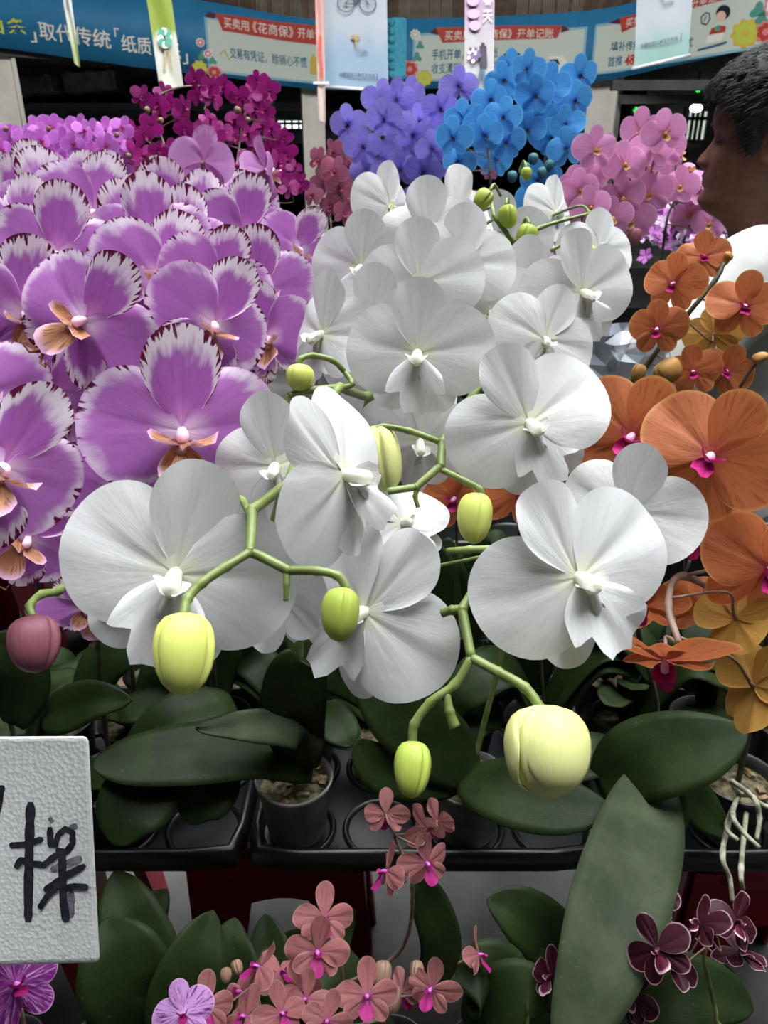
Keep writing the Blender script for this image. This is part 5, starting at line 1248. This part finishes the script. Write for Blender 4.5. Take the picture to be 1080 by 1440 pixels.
def mark(pts,w,mat='marker',off=.0007):
    k=160/549; pl=[(x*k,1020+y*k) for x,y in pts]; fine=[]
    for a,c in zip(pl,pl[1:]):
        for q in range(6): fine.append((lerp(a[0],c[0],q/6),lerp(a[1],c[1],q/6)))
    fine.append(pl[-1]); rn=random.Random(int(pts[0][0])); b=MB(); vs=[]; n=len(fine); hw=w*k/2
    for i,(x,y) in enumerate(fine):
        a=fine[max(i-1,0)]; c=fine[min(i+1,n-1)]; dx,dy=c[0]-a[0],c[1]-a[1]; l=math.hypot(dx,dy) or 1; e=hw*(1+rn.uniform(-.12,.12))*(.55 if i in(0,n-1) else 1)
        vs+=[sgn(x-dy/l*e,y+dx/l*e,off),sgn(x+dy/l*e,y-dx/l*e,off)]
    b.grid(vs,n,2); b.obj('brush_stroke',M[mat],r,False)
mark([(148,370),(142,560),(138,760),(136,950)],45); mark([(45,580),(120,575),(208,548)],32,off=.0009); mark([(75,690),(100,650),(150,665),(210,675),(280,620)],32,off=.0011)
mark([(240,490),(245,590)],32); mark([(262,590),(280,530),(315,498),(350,520),(350,570),(320,610),(268,600)],29,off=.0009)
mark([(300,600),(300,700),(306,850),(320,950)],40,off=.0010); mark([(212,800),(300,735),(412,675)],32,off=.0012); mark([(300,790),(360,778),(425,782)],35,off=.0013); mark([(188,885),(230,820),(290,770)],29,off=.0014)
mark([(245,700),(320,670),(395,640)],35,'marker2',.0005); mark([(335,500),(372,482)],29,'marker2',.0005); mark([(345,800),(340,930)],35,'marker2',.0005); mark([(238,445),(255,470)],24,'marker2',.0005)
mark([(12,290),(2,350),(-12,420),(-40,520)],29)
b=MB(); top=sgn(-110,1300,-.040); foot=Vector((lslot(0,1).x-.03,lslot(0,1).y,LZ+.02)); b.tube([sgn(-110,1060,-.040),top,lerp(top,foot,1)],.004,8); b.obj('cane',simple('bamboo_cane',(150,130,84),.6,var=14),r)

# ------------------------------------------------------------------ the man
SKIN=simple('skin',(112,74,58),.5,.35,var=7,scale=60,bump=.15,bscale=300,bdist=.0006)
HAIR=simple('black_hair',(24,22,22),.55,.35,var=5,scale=120)
SHIRT=simple('white_cotton',(176,176,172),.85,.15,var=4,scale=30,bump=.12,bscale=500,bdist=.0006)
TROU=simple('dark_trousers',(44,46,56),.85,.15,var=5,scale=40)
HD=1.30; H0=P(1083,196,HD)                     # eye level, on the ear line
HF=Vector((-.90,.436,0)); HS=Vector((-.436,-.90,0)); HU=Vector((0,0,1))
def hp(a,b_,c): return H0+(HF*a+HU*b_+HS*c)*.001
HT=[ # b: front, back, halfwidth  (mm)
 (-1470+820,96,-118,172),(-520,100,-112,168),(-400,108,-112,176),(-330,106,-118,190),(-280,92,-120,196),(-250,72,-112,172),(-228,52,-102,128),(-208,40,-92,90),(-190,36,-86,70),
 (-170,36,-80,61),(-145,42,-76,58),(-128,60,-78,57),(-119,80,-80,56),(-110,92,-82,57),(-98,97,-86,60),(-86,95,-89,63),(-74,93,-92,66),(-64,95,-95,68),(-52,94,-97,70),(-40,92,-99,72),(-25,90,-100,74),(-10,87,-102,75),(0,86,-103,75),(12,89,-104,76),(22,95,-104,76),(32,96,-104,76),(50,94,-104,77),(70,86,-102,76),(88,73,-95,71),(104,52,-80,60),(116,24,-55,42),(122,-2,-32,24),(124,-12,-20,6)]
def head_pt(b_,th,grow=0,detail=True):
    f,bk,w=interp(HT,b_); ca=(f+bk)/2; ra=(f-bk)/2+grow; w=w+grow; c,s=math.cos(th),math.sin(th)
    ex=2.25; q=(abs(c)**ex+abs(s)**ex)**(-1/ex); a=ca+ra*q*c; y=w*q*s
    if b_>-125 and c>0: y*=1-.16*max(0,c)**2*(1 if b_<40 else .5)
    if detail and c>0.2 and -125<b_<60:
        n=0
        if -48<b_<14:
            tt=(14-b_)/50; hgt=24*max(0,min(1,tt))**1.25 if b_>-34 else 24*max(0,(b_+48)/14)**.6
            wd=7+8*max(0,min(1,tt)); n+=hgt*math.exp(-(y/wd)**2)
            n+=7*math.exp(-((abs(y)-14)/5)**2-((b_+38)/7)**2)
        n-=11*math.exp(-((abs(y)-32)/15)**2-((b_-0)/11)**2)          # sockets
        n+=5*math.exp(-((abs(y)-32)/9)**2-((b_+1)/6)**2)            # lids
        n+=4*math.exp(-((abs(y)-30)/20)**2-((b_-20)/6)**2)          # brow
        n+=6*math.exp(-(y/20)**2-((b_+57)/4.5)**2)+6*math.exp(-(y/17)**2-((b_+69)/4.5)**2)-3*math.exp(-(y/24)**2-((b_+63)/2.5)**2)-3*math.exp(-(y/20)**2-((b_+79)/5)**2)
        n+=5*math.exp(-(y/18)**2-((b_+96)/10)**2)
        n+=5*math.exp(-((abs(y)-48)/14)**2-((b_+28)/16)**2)
        a+=n
    return a,y
def loft(mb,levels,grow=0,n=64,detail=True,cap=True):
    pts=[]
    for b_ in levels:
        for j in range(n):
            th=2*PI*j/n; a,y=head_pt(b_,th,grow,detail); pts.append(hp(a,b_,y))
    mb.grid(pts,len(levels),n,None,0,True,cap)
def limb(mb,pts,rad,n=14,sm=5):
    path=cat(pts,sm); rr=[]
    for i in range(len(path)):
        f=i/sm; k=min(int(f),len(rad)-2); rr.append(lerp(rad[k],rad[k+1],f-k))
    mb.tube(path,rr,n)
SHO=P(1068,392,1.17); ELB=P(890,548,1.15); WRI=P(815,680,1.16); 
SHR=hp(-10,-275,-180); ELR=hp(-5,-560,-230); WRR=hp(120,-760,-210)
man=empty('person',(H0.x,H0.y,0),'man in a white T-shirt with short black hair, seen in profile reaching forward','person')
b=MB(); lv=[-650,-600,-520,-450,-400,-360,-330,-300,-280,-262,-250,-240,-228,-218,-208,-199,-190,-180]+list(range(-170,-125,8))+[x*3.0 for x in range(-41,28)]+[88,94,100,104,108,112,116,119,122,124]
loft(b,lv)
# ears
for sg in (-1,1):
    w0=75
    ring=[]
    for i in range(7):
        t=i/6
        for j in range(18):
            th=2*PI*j/18; rx,rz=15,30*(1 if math.sin(th)>0 else .9); k=[1.0,1.12,1.16,1.08,.9,.72,.3][i]; up=[-6,2,8,13,13,8,3][i]
            ring.append(hp(-8+rx*k*math.cos(th)-4*math.sin(th)*.6,-12+rz*k*math.sin(th),sg*(w0+up-6+4*(-math.cos(th))*(1 if i<5 else 0))))
    b.grid(ring,7,18,None,0,True,True)
# arms, hands
limb(b,[hp(-10,-270,120),SHO,SHO.lerp(ELB,.5),ELB,ELB.lerp(WRI,.4),WRI],[.05,.056,.05,.042,.042,.027])
limb(b,[hp(-10,-270,-120),SHR,SHR.lerp(ELR,.5),ELR,ELR.lerp(WRR,.4),WRR],[.05,.056,.05,.042,.042,.027])
def hand(mb,wr,di,up):
    di=di.normalized(); sd=di.cross(up).normalized(); up=sd.cross(di)
    limb(mb,[wr-di*.01,wr+di*.03,wr+di*.075],[.024,.030,.030],12)
    for k,(o,l) in enumerate(((-.024,.062),(-.008,.072),(.008,.068),(.023,.054))):
        q=wr+di*.07+sd*o; limb(mb,[q,q+di*l*.45-up*.006,q+di*l*.7-up*l*.38,q+di*l*.55-up*l*.75],[.0095,.009,.0085,.007],8,4)
    q=wr+di*.025-sd*.026; limb(mb,[q,q-sd*.022+di*.02-up*.008,q-sd*.022+di*.05-up*.02],[.012,.011,.008],8,4)
HANDD=(WRI-ELB); hand(b,WRI,HANDD,HU); hand(b,WRR,WRR-ELR,HS)
# legs under the trousers, feet
for sg in (-1,1):
    limb(b,[hp(0,-640,sg*85),hp(5,-900,sg*92),hp(0,-1080,sg*95),hp(-10,-1400,sg*95)],[.09,.075,.055,.04])
    limb(b,[hp(-45,-1435,sg*95),hp(20,-1430,sg*97),hp(110,-1445,sg*102),hp(160,-1450,sg*104)],[.03,.034,.028,.018])
body=b.obj('body',SKIN,man); md=body.modifiers.new('fuse','REMESH'); md.mode='VOXEL'; md.voxel_size=.0042; md.use_smooth_shade=True
sm=body.modifiers.new('soften','SMOOTH'); sm.factor=.5; sm.iterations=2
# eyes and brows sit on the face
for sg in (-1,1):
    b=MB(); a,y=head_pt(-1,math.atan2(sg*32,75)); pts=[]
    for i in range(9):
        u=-1+i/4
        for k in (0,1): 
            th=math.atan2(sg*(32+u*15),82); bb=19+2*math.cos(u*1.4)+k*(5*math.cos(u*1.3)); a,y=head_pt(bb,th); pts.append(hp(a+1.8,bb,y+sg*1.2))
    b.grid(pts,9,2); b.obj('eyebrow',HAIR,man)
    b=MB(); pts=[]
    for i in range(9):
        u=-1+i/4
        for k in (0,1):
            th=math.atan2(sg*(32+u*13),80); bb=-5+k*(2.6*math.cos(u*1.4))-2*u*u*0; a,y=head_pt(bb,th); pts.append(hp(a+2.6,bb,y+sg*1.5))
    b.grid(pts,9,2); b.obj('eyelashes',HAIR,man)
# hair: cap over the skull plus strands
def hairline(th,):
    c=math.cos(th); s=abs(math.sin(th))
    # lowest b reached by hair at this angle (th=0 front)
    d=math.degrees(math.acos(max(-1,min(1,c))))
    return interp([(0,58),(25,56),(45,50),(58,30),(66,-22),(76,-26),(84,20),(100,26),(116,-30),(140,-62),(180,-70)],d)[0]
b=MB(); N=72; rows=26; pts=[]
for i in range(rows):
    t=i/(rows-1)
    for j in range(N):
        th=2*PI*j/N; lo=hairline(th); bb=lerp(lo,123.5,t**.9); g=2+15*min(1,t*3.2)**.7
        a,y=head_pt(bb,th,g,False); v=hp(a+ (8*math.sin(t*PI*.9) if math.cos(th)>0 else 0),bb+ (16*t**1.5),y)
        v+=Vector(noise.noise_vector(v*55))*.004*min(1,t*4); pts.append(v)
b.grid(pts,rows,N,None,0,True,True); b.obj('hair',HAIR,man)
hr=bpy.data.objects['hair']; rn=random.Random(5); b=MB()
for k in range(2600):
    t=rn.random()**1.1; th=rn.uniform(0,2*PI); lo=hairline(th); bb=lerp(lo,122,t**.9); g=2+15*min(1,t*3.2)**.7
    a,y=head_pt(bb,th,g,False); p0=hp(a+(8*math.sin(t*PI*.9) if math.cos(th)>0 else 0),bb+16*t**1.5,y)
    ctr=hp(-5,20,0); n=(p0-ctr).normalized(); fl=(HF*.9-HU*.55 if math.cos(th)>-.2 else -HF*.3-HU*1.0); fl=(fl-n*fl.dot(n)).normalized()
    l=rn.uniform(.012,.026)*(1 if t>.15 else .5); q=Vector((rn.uniform(-1,1),rn.uniform(-1,1),rn.uniform(-1,1)))*.004
    b.tube([p0-n*.003,p0+n*.004+fl*l*.5+q*.5,p0+n*.005+fl*l+q],[.0011,.0009,.0002],3,cap=False)
o=b.obj('hair_strands',HAIR,None); o.parent=hr; o.location=(0,0,0)
# T-shirt
b=MB(); slv=[-655,-600,-520,-450,-400,-360,-330,-300,-280,-262,-250,-240,-228,-218,-208,-200]
pts=[]
for b_ in slv:
    for j in range(64):
        th=2*PI*j/64; a,y=head_pt(b_,th,14 if b_<-240 else 9,False); v=hp(a+(10 if b_<-300 and math.cos(th)>0 else 0),b_,y)
        if b_<-300: v+=Vector(noise.noise_vector(v*9))*.012
        pts.append(v)
b.grid(pts,len(slv),64,None,0,True,True)
limb(b,[hp(-10,-255,110),SHO+Vector((0,0,.004)),SHO.lerp(ELB,.5),SHO.lerp(ELB,.97)],[.07,.072,.074,.078],18,6)
limb(b,[hp(-10,-255,-110),SHR,SHR.lerp(ELR,.5),SHR.lerp(ELR,.8)],[.07,.072,.072,.074],18,6)
sh_=b.obj('t_shirt',SHIRT,man); md=sh_.modifiers.new('fuse','REMESH'); md.mode='VOXEL'; md.voxel_size=.006; md.use_smooth_shade=True
sm=sh_.modifiers.new('soften','SMOOTH'); sm.factor=.6; sm.iterations=6
tx=bpy.data.textures.new('folds','CLOUDS'); tx.noise_scale=.10; tx.noise_depth=1
dm=sh_.modifiers.new('folds','DISPLACE'); dm.texture=tx; dm.strength=.016; dm.mid_level=.5; dm.texture_coords='GLOBAL'
# collar rib and sleeve hem
b=MB(); ring=[]
for j in range(33):
    th=2*PI*j/32; a,y=head_pt(-204,th,11,False); ring.append(hp(a,-204+10*-math.cos(th)*.8,y))
b.tube(ring,.0055,8); o=b.obj('collar',SHIRT,None); o.parent=sh_; o.location=(0,0,0)
# trousers and shoes
b=MB()
for sg in (-1,1): limb(b,[hp(0,-600,sg*70),hp(0,-680,sg*85),hp(5,-900,sg*92),hp(0,-1080,sg*95),hp(-8,-1400,sg*95)],[.11,.115,.095,.078,.07],16)
tr=b.obj('trousers',TROU,man); md=tr.modifiers.new('fuse','REMESH'); md.mode='VOXEL'; md.voxel_size=.009; md.use_smooth_shade=True
for sg in (-1,1):
    b=MB(); limb(b,[hp(-70,-1428,sg*95),hp(-30,-1425,sg*95),hp(40,-1428,sg*98),hp(130,-1438,sg*103),hp(185,-1448,sg*105)],[.03,.044,.044,.038,.02],14); b.obj('shoe',simple('dark_shoe',(30,30,32),.5),man)
# crumpled clear plastic sleeve in his hand
M['film']=None; t=NT('clear_film'); t.set(rgba((150,158,168)),.15,.6); t.b.inputs['Alpha'].default_value=.75; M['film']=t.m
hand_c=WRI+HANDD.normalized()*.085
b=MB(); pts=[]; 
SLT=P(848,470,1.02)
for i in range(26):
    t_=i/25
    for j in range(40):
        th=2*PI*j/40; rr=.012+.085*(1-t_)**.8; ax=SLT.lerp(hand_c,t_); v=ax+Vector((rr*math.cos(th),rr*.6*math.sin(th),0))
        nz=noise.noise_vector(v*28); v+=Vector((nz[0],nz[1],nz[2]*.5))*.028; pts.append(v)
b.grid(pts,26,40,None,0,True,False); tag(b.obj('plastic_sleeve',M['film'],smooth=False),'crumpled clear plastic sleeve held before the white shirt','plastic bag')

# ------------------------------------------------------------------ last of all the foliage, each blade clear of everything that already stands
for o in man.children: regobj(o,man,'body')
sl=bpy.data.objects['plastic_sleeve']; regobj(sl,sl,'body')
for o in bpy.data.objects['price_sign'].children: regobj(o,bpy.data.objects['price_sign'],'sign')
for o in [q for q in bpy.data.objects if q.name.split('.')[0] in ('rim','bench_board')]: regobj(o,o.parent or o,'tray')
for f in STAKES: f()
for f in DEFER: f()
